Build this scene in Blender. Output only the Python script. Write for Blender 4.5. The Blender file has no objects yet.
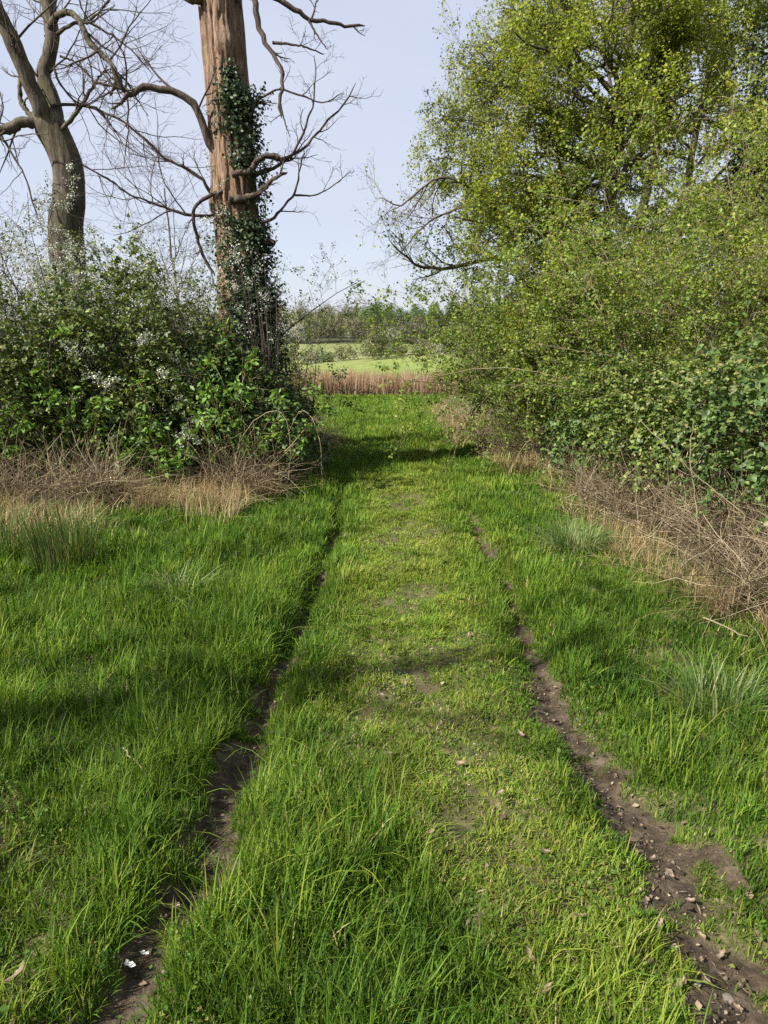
import bpy, math
import numpy as np

# ------------------------------------------------------------------ camera, sky, sun, exposure
S = bpy.context.scene
C = S.collection
R = math.radians
CAM_H, PITCH, FPX = 1.65, R(15.7), 683.0
cam = bpy.data.cameras.new('camera')
cam.sensor_fit = 'VERTICAL'; cam.sensor_height = 36.0; cam.sensor_width = 36.0
cam.lens = 36.0 * FPX / 1024.0
cam.clip_start = 0.05; cam.clip_end = 5000
cam_o = bpy.data.objects.new('camera', cam); C.objects.link(cam_o)
cam_o.location = (0, 0, CAM_H); cam_o.rotation_euler = (R(90) - PITCH, 0, 0)
S.camera = cam_o

SUN_EL, SUN_AZ = R(42), R(-119)            # azimuth clockwise from +Y: the sun stands left, a little behind the camera
w = bpy.data.worlds.new('World'); S.world = w; w.use_nodes = True
nt = w.node_tree; nt.nodes.clear()
sky = nt.nodes.new('ShaderNodeTexSky'); sky.sky_type = 'NISHITA'; sky.sun_disc = False
sky.sun_elevation = SUN_EL; sky.sun_rotation = SUN_AZ
sky.air_density = 1.0; sky.dust_density = 0.6; sky.ozone_density = 2.0; sky.altitude = 50
# a thin veil of high cloud over the blue
tc = nt.nodes.new('ShaderNodeTexCoord'); mpv = nt.nodes.new('ShaderNodeMapping'); mpv.inputs['Scale'].default_value = (1.2, 1.2, 3.5)
nz_ = nt.nodes.new('ShaderNodeTexNoise'); nz_.inputs['Scale'].default_value = 1.4; nz_.inputs['Detail'].default_value = 5
mrv = nt.nodes.new('ShaderNodeMapRange'); mrv.inputs[1].default_value = .3; mrv.inputs[2].default_value = .7; mrv.inputs[3].default_value = .66; mrv.inputs[4].default_value = .94
veil = nt.nodes.new('ShaderNodeMix'); veil.data_type = 'RGBA'; veil.inputs[7].default_value = (3.6, 3.82, 4.55, 1)
nt.links.new(tc.outputs['Generated'], mpv.inputs[0]); nt.links.new(mpv.outputs[0], nz_.inputs['Vector']); nt.links.new(nz_.outputs['Fac'], mrv.inputs[0])
nt.links.new(mrv.outputs[0], veil.inputs[0]); nt.links.new(sky.outputs[0], veil.inputs[6])
bg = nt.nodes.new('ShaderNodeBackground'); bg.inputs['Strength'].default_value = 0.08
wo = nt.nodes.new('ShaderNodeOutputWorld')
nt.links.new(veil.outputs[2], bg.inputs[0]); nt.links.new(bg.outputs[0], wo.inputs[0])
sl = bpy.data.lights.new('sun', 'SUN'); sl.energy = 5.0; sl.angle = R(0.6); sl.color = (1.0, 0.95, 0.86)
so = bpy.data.objects.new('sun', sl); C.objects.link(so)
so.location = (-20, -8, 20)
so.rotation_euler = (R(90) - SUN_EL, 0, math.pi - SUN_AZ)
S.view_settings.view_transform = 'Standard'; S.view_settings.look = 'None'
S.view_settings.exposure = 1.3; S.view_settings.gamma = 1.0
S.render.engine = 'CYCLES'
S.cycles.max_bounces = 8; S.cycles.diffuse_bounces = 3; S.cycles.glossy_bounces = 2
S.cycles.transmission_bounces = 4; S.cycles.transparent_max_bounces = 4
S.cycles.use_denoising = False

# ------------------------------------------------------------------ helpers
rng = np.random.default_rng(11)
A = np.array
def rn(*s): return rng.standard_normal(s)
def ru(a, b, *s): return rng.uniform(a, b, s)
def unit(v):
    return v / np.maximum(np.linalg.norm(v, axis=-1, keepdims=True), 1e-9)

def W(px, py, D):
    """a pixel of the photograph at ground distance D -> world point"""
    X = (px - 384) / FPX; Y = (512 - py) / FPX
    d = A([X, math.cos(PITCH) + Y * math.sin(PITCH), -math.sin(PITCH) + Y * math.cos(PITCH)])
    return A([0, 0, CAM_H]) + d * (D / d[1])

def _h(ix, iy, iz):
    n = (ix * 374761393 + iy * 668265263 + iz * 2147483647 + 1013904223) & 0xFFFFFFFF
    n = ((n ^ (n >> 13)) * 1274126177) & 0xFFFFFFFF
    n = (n ^ (n >> 16)) & 0xFFFF
    return n / 65535.0
def noise3(p):
    p = np.asarray(p, float); i = np.floor(p).astype(np.int64); f = p - i
    f = f * f * (3 - 2 * f); r = 0
    for dx in (0, 1):
        for dy in (0, 1):
            for dz in (0, 1):
                wgt = (f[..., 0] if dx else 1 - f[..., 0]) * (f[..., 1] if dy else 1 - f[..., 1]) * (f[..., 2] if dz else 1 - f[..., 2])
                r = r + wgt * _h(i[..., 0] + dx, i[..., 1] + dy, i[..., 2] + dz)
    return r
def n2(x, y, s, seed=0):
    x = np.asarray(x, float); y = np.asarray(y, float)
    return noise3(np.stack([x * s, y * s, np.full_like(x * s + y * s, seed * 17.3)], -1))
def fb(x, y, s, seed=0):
    return 0.5 * n2(x, y, s, seed) + 0.3 * n2(x, y, s * 2.1, seed + 1) + 0.2 * n2(x, y, s * 4.3, seed + 2)
def sstep(a, b, x):
    t = np.clip((np.asarray(x, float) - a) / (b - a), 0, 1); return t * t * (3 - 2 * t)

class MB:
    """collects vertices and faces; builds one mesh object"""
    def __init__(s): s.v = []; s.q = []; s.t = []; s.n = 0; s.at = []
    def add(s, V, quads=None, tris=None, att=None):
        V = np.asarray(V, float).reshape(-1, 3)
        if quads is not None and len(quads): s.q.append(np.asarray(quads, np.int64).reshape(-1, 4) + s.n)
        if tris is not None and len(tris): s.t.append(np.asarray(tris, np.int64).reshape(-1, 3) + s.n)
        s.v.append(V); s.n += len(V)
        s.at.append(np.zeros(len(V)) if att is None else np.asarray(att, float).reshape(-1))
        return s
    def build(s, name, mat, parent=None, base=None, smooth=False, attr=None):
        V = np.concatenate(s.v) if s.v else np.zeros((0, 3))
        if base is None and parent is not None: base = parent.location
        if base is not None: V = V - A(tuple(base))
        Q = np.concatenate(s.q) if s.q else np.zeros((0, 4), np.int64)
        T = np.concatenate(s.t) if s.t else np.zeros((0, 3), np.int64)
        me = bpy.data.meshes.new(name)
        me.vertices.add(len(V)); me.vertices.foreach_set('co', V.astype(np.float32).ravel())
        loops = np.concatenate([Q.ravel(), T.ravel()]).astype(np.int32)
        me.loops.add(len(loops)); me.loops.foreach_set('vertex_index', loops)
        st = np.concatenate([np.arange(len(Q)) * 4, len(Q) * 4 + np.arange(len(T)) * 3]).astype(np.int32)
        me.polygons.add(len(st)); me.polygons.foreach_set('loop_start', st)
        me.update(calc_edges=True)
        if smooth: me.polygons.foreach_set('use_smooth', np.ones(len(st), bool))
        if attr:
            a = me.attributes.new(attr, 'FLOAT', 'POINT')
            a.data.foreach_set('value', np.concatenate(s.at).astype(np.float32))
        me.materials.append(mat)
        o = bpy.data.objects.new(name, me); C.objects.link(o)
        if parent is not None: o.parent = parent
        elif base is not None: o.location = tuple(base)
        return o

def tubes(mb, P, Rd, sides=4, closed_tip=True):
    """P [B,n,3] polylines, Rd [B,n] radii"""
    P = np.asarray(P, float); Rd = np.asarray(Rd, float)
    B, n, _ = P.shape
    if B == 0: return
    T = np.empty_like(P); T[:, 1:-1] = P[:, 2:] - P[:, :-2]; T[:, 0] = P[:, 1] - P[:, 0]; T[:, -1] = P[:, -1] - P[:, -2]
    T = unit(T)
    m = unit(T.mean(1)); ref = np.where(np.abs(m[:, 2:3]) > .8, A([[1., 0, 0]]), A([[0, 0, 1.]]))
    ref = np.broadcast_to(ref[:, None], P.shape)
    U = unit(np.cross(T, ref)); Vv = np.cross(T, U)
    a = np.arange(sides) * 2 * math.pi / sides
    ring = P[:, :, None] + Rd[:, :, None, None] * (np.cos(a)[None, None, :, None] * U[:, :, None] + np.sin(a)[None, None, :, None] * Vv[:, :, None])
    idx = np.arange(B * n * sides).reshape(B, n, sides)
    q = np.stack([idx[:, :-1], np.roll(idx, -1, 2)[:, :-1], np.roll(idx, -1, 2)[:, 1:], idx[:, 1:]], -1).reshape(-1, 4)
    mb.add(ring.reshape(-1, 3), q)

def grow(P0, D0, L, n, wander=.15, trop=(0, 0, 0)):
    B = len(P0); P = np.empty((B, n + 1, 3)); P[:, 0] = P0
    d = unit(np.asarray(D0, float)); st = (np.asarray(L, float) / n)[:, None]; trop = np.asarray(trop, float)
    for i in range(n):
        d = unit(d + wander * rn(B, 3) + trop)
        P[:, i + 1] = P[:, i] + d * st
    return P
def sprout(P, Rd, k, t0=.2, t1=1., ang=(35, 65), flat=0., up=0.):
    """k children on each polyline: positions, directions, parent radius there, t"""
    B, n, _ = P.shape
    ip = np.repeat(np.arange(B), k); N = len(ip)
    t = t0 + (t1 - t0) * (np.tile((np.arange(k) + .5) / k, B) + ru(-.5, .5, N) / k)
    t = np.clip(t, 0, .999); f = t * (n - 1); i = f.astype(int); f = (f - i)[:, None]
    p = P[ip, i] * (1 - f) + P[ip, i + 1] * f
    tg = unit(P[ip, i + 1] - P[ip, i])
    r = Rd[ip, i] * (1 - f[:, 0]) + Rd[ip, i + 1] * f[:, 0]
    side = unit(np.cross(tg, rn(N, 3)))
    side[:, 2] *= (1 - flat); side = unit(side - (side * tg).sum(1, keepdims=True) * tg)
    a = np.radians(ru(ang[0], ang[1], N))[:, None]
    d = unit(np.cos(a) * tg + np.sin(a) * side + A([0, 0, up]))
    return p, d, r, t, ip
def taper(r0, n, tip=.35, pw=1.):
    r0 = np.asarray(r0, float); t = np.linspace(0, 1, n) ** pw
    return r0[:, None] * (1 - (1 - tip) * t)[None]

def leaves(mb, P, N, T, L, Wd, fold=.18):
    P = np.asarray(P); N = unit(N); T = unit(T - (T * N).sum(-1, keepdims=True) * N)
    Bn = np.cross(N, T); L = np.broadcast_to(L, len(P))[:, None]; Wd = np.broadcast_to(Wd, len(P))[:, None]
    v = np.stack([P, P + T * .48 * L + Bn * Wd * .5 + N * fold * Wd, P + T * L - N * .06 * L, P + T * .48 * L - Bn * Wd * .5 + N * fold * Wd], 1)
    i = np.arange(len(P))[:, None] * 4
    mb.add(v.reshape(-1, 3), tris=np.concatenate([i + A([[0, 1, 2]]), i + A([[0, 2, 3]])]))

def smooth_line(pts, m):
    """Catmull-Rom through traced points"""
    p = np.asarray(pts, float); p = np.vstack([2 * p[0] - p[1], p, 2 * p[-1] - p[-2]]); k = len(p) - 3
    t = np.linspace(0, k - 1e-6, m); i = t.astype(int); f = (t - i)[:, None]
    a, b, c, d = p[i], p[i + 1], p[i + 2], p[i + 3]
    return .5 * (2 * b + (c - a) * f + (2 * a - 5 * b + 4 * c - d) * f ** 2 + (3 * b - a - 3 * c + d) * f ** 3)

def thing(name, label, cat, loc, group=None):
    o = bpy.data.objects.new(name, None); C.objects.link(o); o.location = tuple(float(c) for c in loc)
    o.empty_display_size = .2
    return tag(o, label, cat, group)
def tag(o, label, cat, group=None):
    o['label'] = label; o['category'] = cat
    if group: o['group'] = group
    return o
def kind(o, k, label=None):
    o['kind'] = k
    if label: o['label'] = label
    return o
def dup(root, loc, rz, sc, label=None):
    r = root.copy(); C.objects.link(r); r.location = loc; r.rotation_euler = (0, 0, rz); r.scale = sc
    if label: r['label'] = label
    for ch in root.children:
        c = ch.copy(); C.objects.link(c); c.parent = r
    return r

# ------------------------------------------------------------------ materials
def nodes(name):
    m = bpy.data.materials.new(name); m.use_nodes = True; t = m.node_tree; t.nodes.clear()
    out = t.nodes.new('ShaderNodeOutputMaterial'); return m, t, out
def ramp(t, fac, stops, interp='LINEAR'):
    r = t.nodes.new('ShaderNodeValToRGB'); r.color_ramp.interpolation = interp; e = r.color_ramp.elements
    while len(e) < len(stops): e.new(.5)
    for k, (p, c) in enumerate(stops): e[k].position = p; e[k].color = (*c, 1)
    t.links.new(fac, r.inputs[0]); return r.outputs[0]
def tex(t, scale, detail=4, rough=.6, vec=None, dist=0.):
    n = t.nodes.new('ShaderNodeTexNoise'); n.inputs['Scale'].default_value = scale
    n.inputs['Detail'].default_value = detail; n.inputs['Roughness'].default_value = rough; n.inputs['Distortion'].default_value = dist
    if vec is not None: t.links.new(vec, n.inputs['Vector'])
    return n.outputs['Fac']
def coords(t, scale=(1, 1, 1)):
    c = t.nodes.new('ShaderNodeTexCoord'); mp = t.nodes.new('ShaderNodeMapping'); mp.inputs['Scale'].default_value = scale
    t.links.new(c.outputs['Object'], mp.inputs[0]); return mp.outputs[0]
def mixc(t, fac, a, b, mode='MIX'):
    m = t.nodes.new('ShaderNodeMix'); m.data_type = 'RGBA'; m.blend_type = mode
    for s, v in ((m.inputs[0], fac), (m.inputs[6], a), (m.inputs[7], b)):
        if isinstance(v, (int, float)): s.default_value = v
        elif isinstance(v, tuple): s.default_value = (*v, 1)
        else: t.links.new(v, s)
    return m.outputs[2]
def attrib(t, n):
    a = t.nodes.new('ShaderNodeAttribute'); a.attribute_name = n; return a.outputs['Fac']
def val(t, fac, lo, hi):
    m = t.nodes.new('ShaderNodeMapRange'); m.inputs[1].default_value = .25; m.inputs[2].default_value = .75
    m.inputs[3].default_value = lo; m.inputs[4].default_value = hi; t.links.new(fac, m.inputs[0]); return m.outputs[0]
def leaf_mat(name, stops, trans=.32, rough=.5, spec=.35, clump=1.6, tint=(1.25, 1.2, .7), attr=None, var=(.72, 1.25)):
    m, t, out = nodes(name)
    if attr: src = attrib(t, attr)
    else: src = t.nodes.new('ShaderNodeNewGeometry').outputs['Random Per Island']
    col = ramp(t, src, stops)
    cv = val(t, tex(t, clump, 2, .5, coords(t)), *var)
    hs = t.nodes.new('ShaderNodeHueSaturation'); t.links.new(col, hs.inputs['Color']); t.links.new(cv, hs.inputs['Value'])
    col = hs.outputs[0]
    p = t.nodes.new('ShaderNodeBsdfPrincipled'); t.links.new(col, p.inputs['Base Color'])
    p.inputs['Roughness'].default_value = rough; p.inputs['Specular IOR Level'].default_value = spec
    tr = t.nodes.new('ShaderNodeBsdfTranslucent'); t.links.new(mixc(t, 1., col, tint, 'MULTIPLY'), tr.inputs[0])
    mx = t.nodes.new('ShaderNodeMixShader'); mx.inputs[0].default_value = trans
    t.links.new(p.outputs[0], mx.inputs[1]); t.links.new(tr.outputs[0], mx.inputs[2]); t.links.new(mx.outputs[0], out.inputs[0])
    return m
def bark_mat(name, stops, sc=(9, 9, 1.6), bump=.5, moss=None, rough=.85, bscale=1.):
    m, t, out = nodes(name); v = coords(t, sc)
    f = tex(t, 1.6 * bscale, 6, .65, v, .3); col = ramp(t, f, stops)
    big = tex(t, .9, 3, .6, coords(t))
    col = mixc(t, val(t, big, 0., .55), col, tuple(c * .6 for c in stops[-1][1]))
    if moss: col = mixc(t, val(t, tex(t, 2.3, 4, .6, coords(t)), -.5, .75), col, moss)
    p = t.nodes.new('ShaderNodeBsdfPrincipled'); t.links.new(col, p.inputs['Base Color']); p.inputs['Roughness'].default_value = rough
    p.inputs['Specular IOR Level'].default_value = .2
    b = t.nodes.new('ShaderNodeBump'); b.inputs['Strength'].default_value = bump; b.inputs['Distance'].default_value = .03
    t.links.new(f, b.inputs['Height']); t.links.new(b.outputs[0], p.inputs['Normal']); t.links.new(p.outputs[0], out.inputs[0])
    return m

M = {}
M['grass'] = leaf_mat('grass_blades', [(0, (.02, .05, .007)), (.3, (.066, .136, .014)), (.58, (.14, .216, .024)), (.8, (.22, .245, .04)), (.9, (.36, .31, .14)), (1, (.46, .38, .22))],
                      trans=.34, rough=.55, spec=.12, clump=2.2, attr='v', var=(.68, 1.25), tint=(1.15, 1.25, .6))
M['straw'] = leaf_mat('dry_grass', [(0, (.14, .09, .045)), (.4, (.30, .21, .11)), (.75, (.44, .35, .2)), (.85, (.2, .2, .07)), (1, (.09, .15, .03))], trans=.25, rough=.6, spec=.2, clump=1.3)
M['stalk'] = leaf_mat('dead_stalks', [(0, (.05, .036, .022)), (.5, (.145, .105, .062)), (.85, (.29, .225, .14)), (1, (.42, .35, .23))], trans=.0, rough=.8, spec=.15, clump=1.2)
M['rush'] = leaf_mat('rush_leaves', [(0, (.03, .065, .014)), (.6, (.065, .115, .022)), (.85, (.12, .13, .04)), (1, (.30, .24, .13))], trans=.25, clump=2, spec=.15, rough=.6)
M['pale_tuft'] = leaf_mat('tussock_leaves', [(0, (.06, .12, .02)), (.55, (.12, .19, .04)), (1, (.34, .32, .18))], trans=.3, clump=2)
M['reed'] = leaf_mat('reed_stalks', [(0, (.16, .085, .05)), (.5, (.27, .165, .10)), (.8, (.36, .27, .17)), (1, (.42, .36, .25))], trans=.15, rough=.7, spec=.2, clump=.35)
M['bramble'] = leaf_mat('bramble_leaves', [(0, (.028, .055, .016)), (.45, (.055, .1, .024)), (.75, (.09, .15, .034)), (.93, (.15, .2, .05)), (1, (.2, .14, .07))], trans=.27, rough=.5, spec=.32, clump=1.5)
M['bramble_lit'] = leaf_mat('bramble_leaves_lit', [(0, (.035, .058, .014)), (.45, (.075, .115, .022)), (.75, (.13, .178, .034)), (.93, (.21, .25, .055)), (1, (.25, .18, .09))], trans=.27, rough=.5, spec=.32, clump=1.5)  # lighter copy of the bramble leaves, sunlight put into the colour
M['elder'] = leaf_mat('elder_leaves', [(0, (.075, .15, .025)), (.6, (.125, .235, .035)), (1, (.19, .3, .05))], trans=.36, clump=1.5)
M['maple'] = leaf_mat('maple_leaves', [(0, (.13, .18, .022)), (.5, (.22, .275, .034)), (.85, (.3, .335, .045)), (1, (.33, .29, .06))], trans=.48, clump=.8)
M['hazel'] = leaf_mat('hazel_leaves', [(0, (.09, .15, .022)), (.5, (.155, .235, .034)), (.85, (.23, .3, .045)), (1, (.27, .26, .06))], trans=.46, clump=1.1)
M['bank'] = leaf_mat('bank_shrub_leaves', [(0, (.05, .08, .02)), (.5, (.09, .13, .028)), (.85, (.15, .19, .042)), (1, (.2, .19, .07))], trans=.3, clump=1.3)
M['sapling'] = leaf_mat('hawthorn_leaves', [(0, (.09, .14, .02)), (.6, (.15, .21, .032)), (1, (.2, .24, .05))], trans=.38, clump=1.5)
M['ivy'] = leaf_mat('ivy_leaves', [(0, (.012, .025, .009)), (.6, (.025, .05, .015)), (.92, (.05, .085, .024)), (1, (.12, .14, .05))], trans=.15, rough=.5, spec=.35, clump=2)
M['blossom'] = leaf_mat('white_blossom', [(0, (.42, .43, .34)), (.6, (.58, .59, .5)), (1, (.7, .7, .65))], trans=.3, rough=.6, spec=.1, clump=3, tint=(1, 1, 1))
M['blackthorn'] = leaf_mat('blackthorn_leaves', [(0, (.035, .06, .02)), (.6, (.07, .1, .03)), (1, (.13, .15, .05))], trans=.25, clump=2)
M['far_grey'] = leaf_mat('far_twigs', [(0, (.12, .115, .07)), (.6, (.19, .18, .11)), (1, (.24, .235, .13))], trans=.2, clump=.4)  # far tree colours are lightened a little in place of haze
M['far_green'] = leaf_mat('far_green_leaves', [(0, (.06, .105, .035)), (.6, (.105, .165, .05)), (1, (.15, .2, .065))], trans=.25, clump=.4)
M['far_dark'] = leaf_mat('far_dark_twigs', [(0, (.075, .065, .06)), (.6, (.11, .1, .09)), (1, (.15, .14, .11))], trans=.15, clump=.4)
M['far_olive'] = leaf_mat('far_olive_leaves', [(0, (.09, .10, .04)), (.6, (.14, .15, .055)), (1, (.2, .18, .085))], trans=.25, clump=.4)
M['far_white'] = leaf_mat('far_blossom', [(0, (.2, .21, .16)), (.6, (.36, .36, .31)), (1, (.5, .5, .45))], trans=.2, clump=.4)
M['bark'] = bark_mat('grey_brown_bark', [(.36, (.014, .011, .008)), (.5, (.062, .05, .034)), (.64, (.14, .115, .08))], moss=(.06, .058, .022), bump=1.)
M['twig'] = bark_mat('thin_twigs', [(.3, (.03, .022, .018)), (.6, (.07, .052, .042)), (.8, (.12, .09, .07))], bump=.1)
M['dead_limb'] = bark_mat('dead_limb_wood', [(.36, (.02, .014, .011)), (.52, (.062, .045, .034)), (.68, (.13, .1, .075))], bump=.9)
M['pale_twig'] = bark_mat('pale_twigs', [(.3, (.13, .10, .06)), (.6, (.24, .2, .12)), (.8, (.32, .27, .17))], bump=.1)  # pale brown wood of shoots, dead canes and sticks
M['trunk_r'] = bark_mat('maple_bark', [(.3, (.03, .024, .018)), (.5, (.075, .06, .045)), (.7, (.12, .1, .075))], bump=.8)

M['litter'] = leaf_mat('dead_leaf_crumbs', [(0, (.03, .022, .014)), (.5, (.085, .06, .04)), (.85, (.2, .155, .1)), (1, (.34, .28, .19))], trans=.1, rough=.8, spec=.1, clump=9)
M['crumb'] = leaf_mat('soil_crumb', [(0, (.03, .022, .015)), (.6, (.08, .06, .042)), (1, (.16, .125, .09))], trans=0., rough=.9, spec=.1, clump=9)
M['weed'] = leaf_mat('weed_leaves', [(0, (.035, .08, .012)), (.5, (.07, .14, .02)), (.85, (.12, .18, .03)), (1, (.22, .17, .07))], trans=.3, clump=3, spec=.15, rough=.6)
def deadwood():
    m, t, out = nodes('stripped_deadwood')
    v = coords(t, (12, 12, 1.5)); f = tex(t, 1.5, 9, .72, v, 1.1)
    col = ramp(t, f, [(.30, (.03, .02, .014)), (.43, (.115, .07, .044)), (.55, (.22, .145, .095)), (.70, (.32, .235, .165))])
    g = tex(t, 1.1, 5, .65, coords(t, (2.2, 2.2, .5)))
    col = mixc(t, val(t, g, -.9, .8), col, ramp(t, tex(t, 3, 5, .7, coords(t, (16, 16, 1))), [(.35, (.06, .045, .034)), (.65, (.22, .185, .145))]))
    p = t.nodes.new('ShaderNodeBsdfPrincipled'); t.links.new(col, p.inputs['Base Color']); p.inputs['Roughness'].default_value = .75
    p.inputs['Specular IOR Level'].default_value = .15
    b = t.nodes.new('ShaderNodeBump'); b.inputs['Strength'].default_value = 1.; b.inputs['Distance'].default_value = .025
    t.links.new(f, b.inputs['Height']); t.links.new(b.outputs[0], p.inputs['Normal']); t.links.new(p.outputs[0], out.inputs[0])
    return m
M['deadwood'] = deadwood()

def ground_mat():
    m, t, out = nodes('turf_and_soil'); v = coords(t)
    soil = ramp(t, tex(t, 14, 8, .7, v), [(.3, (.022, .016, .010)), (.5, (.07, .052, .035)), (.66, (.13, .102, .07)), (.8, (.2, .165, .12))])
    turf = ramp(t, tex(t, 26, 7, .75, v), [(.3, (.03, .028, .012)), (.48, (.075, .075, .028)), (.6, (.13, .115, .055)), (.74, (.26, .21, .13))])
    near = mixc(t, attrib(t, 'mud'), turf, soil)
    sep = t.nodes.new('ShaderNodeSeparateXYZ'); t.links.new(v, sep.inputs[0])
    my = t.nodes.new('ShaderNodeMapRange'); my.inputs[1].default_value = 0; my.inputs[2].default_value = 400; t.links.new(sep.outputs[1], my.inputs[0])
    far = ramp(t, my.outputs[0], [(.0, (.1, .2, .03)), (.29, (.15, .195, .045)), (.36, (.155, .185, .05)), (.42, (.16, .165, .065)), (.56, (.155, .17, .065)), (.645, (.15, .165, .06)), (.66, (.05, .05, .025))])
    far = mixc(t, 1., far, ramp(t, tex(t, .25, 6, .65, v), [(.3, (.75, .75, .75)), (.7, (1.2, 1.2, 1.2))]), 'MULTIPLY')
    mf = t.nodes.new('ShaderNodeMapRange'); mf.inputs[1].default_value = 38; mf.inputs[2].default_value = 46; t.links.new(sep.outputs[1], mf.inputs[0])
    col = mixc(t, mf.outputs[0], near, far)
    p = t.nodes.new('ShaderNodeBsdfPrincipled'); t.links.new(col, p.inputs['Base Color']); p.inputs['Roughness'].default_value = .9
    p.inputs['Specular IOR Level'].default_value = .15
    b = t.nodes.new('ShaderNodeBump'); b.inputs['Strength'].default_value = .8; b.inputs['Distance'].default_value = .03
    t.links.new(tex(t, 40, 6, .7, v), b.inputs['Height']); t.links.new(b.outputs[0], p.inputs['Normal']); t.links.new(p.outputs[0], out.inputs[0])
    return m
M['ground'] = ground_mat()

# ------------------------------------------------------------------ the ground
PY = A([-400, 0, 40, 60, 130, 220, 262, 330, 520, 900, 2500])
PZ = A([12., 0, -2.6, -4.2, -6.5, -6.75, -6.9, -4.0, 3.5, 8, 10])
LRY, LRX = A([-3, 1.2, 1.6, 2.0, 2.7, 4.2, 6.25, 10, 16, 40]), A([-.8, -.76, -.70, -.64, -.60, -.55, -.52, -.58, -.6, -.7])
RRY, RRX = A([-3, 1.4, 1.75, 3.05, 4.77, 9.75, 16, 40]), A([.93, .945, .96, .885, .945, .92, .95, 1.0])
def ruts(x, y):
    wob = .10 * (n2(x * 0, y, 1.6, 3) - .5) + .05 * (n2(x * 0, y, 5.5, 4) - .5)
    dl = np.abs(x - np.interp(y, LRY, LRX) - wob); dr = np.abs(x - np.interp(y, RRY, RRX) - wob * .8)
    nb = fb(x, y, 4.2, 5)
    fl = np.interp(y, [0, 2.2, 3.2, 4.0, 5.5, 8, 12, 25], [.84, .82, .70, .42, .38, .36, .2, .1])
    fr = np.interp(y, [0, 2.5, 3.3, 4.2, 6, 12, 25], [.92, .88, .72, .46, .42, .2, .1])
    wl = np.interp(y, [0, 2.2, 3, 6, 12], [.12, .11, .095, .085, .09]); wr = np.interp(y, [0, 1.5, 2.5, 4, 12], [.165, .155, .13, .09, .09])
    gl = np.exp(-(dl / wl) ** 2); gr = np.exp(-(dr / wr) ** 2)
    return gl, gr, gl * fl, gr * fr, nb
def ground_base(x, y):
    z = np.interp(y, PY, PZ)
    zs = np.interp(y + 3, PY, PZ) + np.interp(y - 3, PY, PZ); zs = .25 * zs + .5 * z
    z = np.where((y > 20), zs, z)
    side = np.clip((np.abs(x - .1) - 2.0) / 2.5, 0, 1) ** 2 * .12 * np.clip(1 - (y - 30) / 20, 0, 1)
    big = (fb(x, y, .02, 9) - .5) * 2.5 * sstep(290, 520, y)
    tilt = 3.4 * np.tanh(x / 42) * sstep(55, 120, y) * sstep(235, 175, y)
    return z + side + big + tilt
def gz(x, y):
    x = np.asarray(x, float); y = np.asarray(y, float)
    gl, gr, _, _, nb = ruts(x, y)
    k = np.clip(1 - (y - 25) / 20, 0, 1)
    b = (fb(x, y, 1.1, 21) - .5) * .20 + (fb(x, y, 4.5, 22) - .5) * .10 + (n2(x, y, 15, 23) - .5) * .02 + (n2(x, y, 34, 24) - .5) * .016
    return ground_base(x, y) + k * (b - .085 * gl - .06 * gr)
def mudmask(x, y):
    gl, gr, ml, mr, nb = ruts(x, y)
    m = np.maximum(ml, mr)
    c = np.clip(1 - np.abs(x - .2) / .6, 0, 1) * sstep(.58, .72, fb(x, y, 4.6, 31)) * .75 * np.interp(y, [0, 2.2, 3, 9, 13], [.3, .5, .9, .8, 0])
    return np.clip(np.maximum(sstep(.40, .58, m + (nb - .5) * 1.0 + (n2(x, y, 12, 6) - .5) * .9) * (m > .10), c), 0, 1)

def axis(parts):
    return np.unique(np.concatenate(parts).round(4))
gx = axis([np.arange(-1.5, 1.61, .024), np.arange(-2.6, 2.61, .06), np.arange(-9, 9.1, .25), np.sign(np.linspace(-1, 1, 81)) * (9 * (100) ** np.abs(np.linspace(-1, 1, 81)))])
gy = axis([np.arange(.8, 4.2, .024), np.arange(.2, 9, .06), np.arange(9, 20, .12), np.arange(20, 60, .5), np.arange(-6, .2, .3), 60 * (40.) ** np.linspace(0, 1, 170), -6 - 6 * (50.) ** np.linspace(0, 1, 14)])
X, Y = np.meshgrid(gx, gy); Z = gz(X, Y)
nx, ny = len(gx), len(gy); idx = np.arange(nx * ny).reshape(ny, nx)
q = np.stack([idx[:-1, :-1], idx[:-1, 1:], idx[1:, 1:], idx[1:, :-1]], -1).reshape(-1, 4)
gm = MB(); gm.add(np.stack([X, Y, Z], -1), q, att=mudmask(X, Y))
kind(gm.build('ground', M['ground'], smooth=True, attr='mud'), 'structure')

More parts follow.
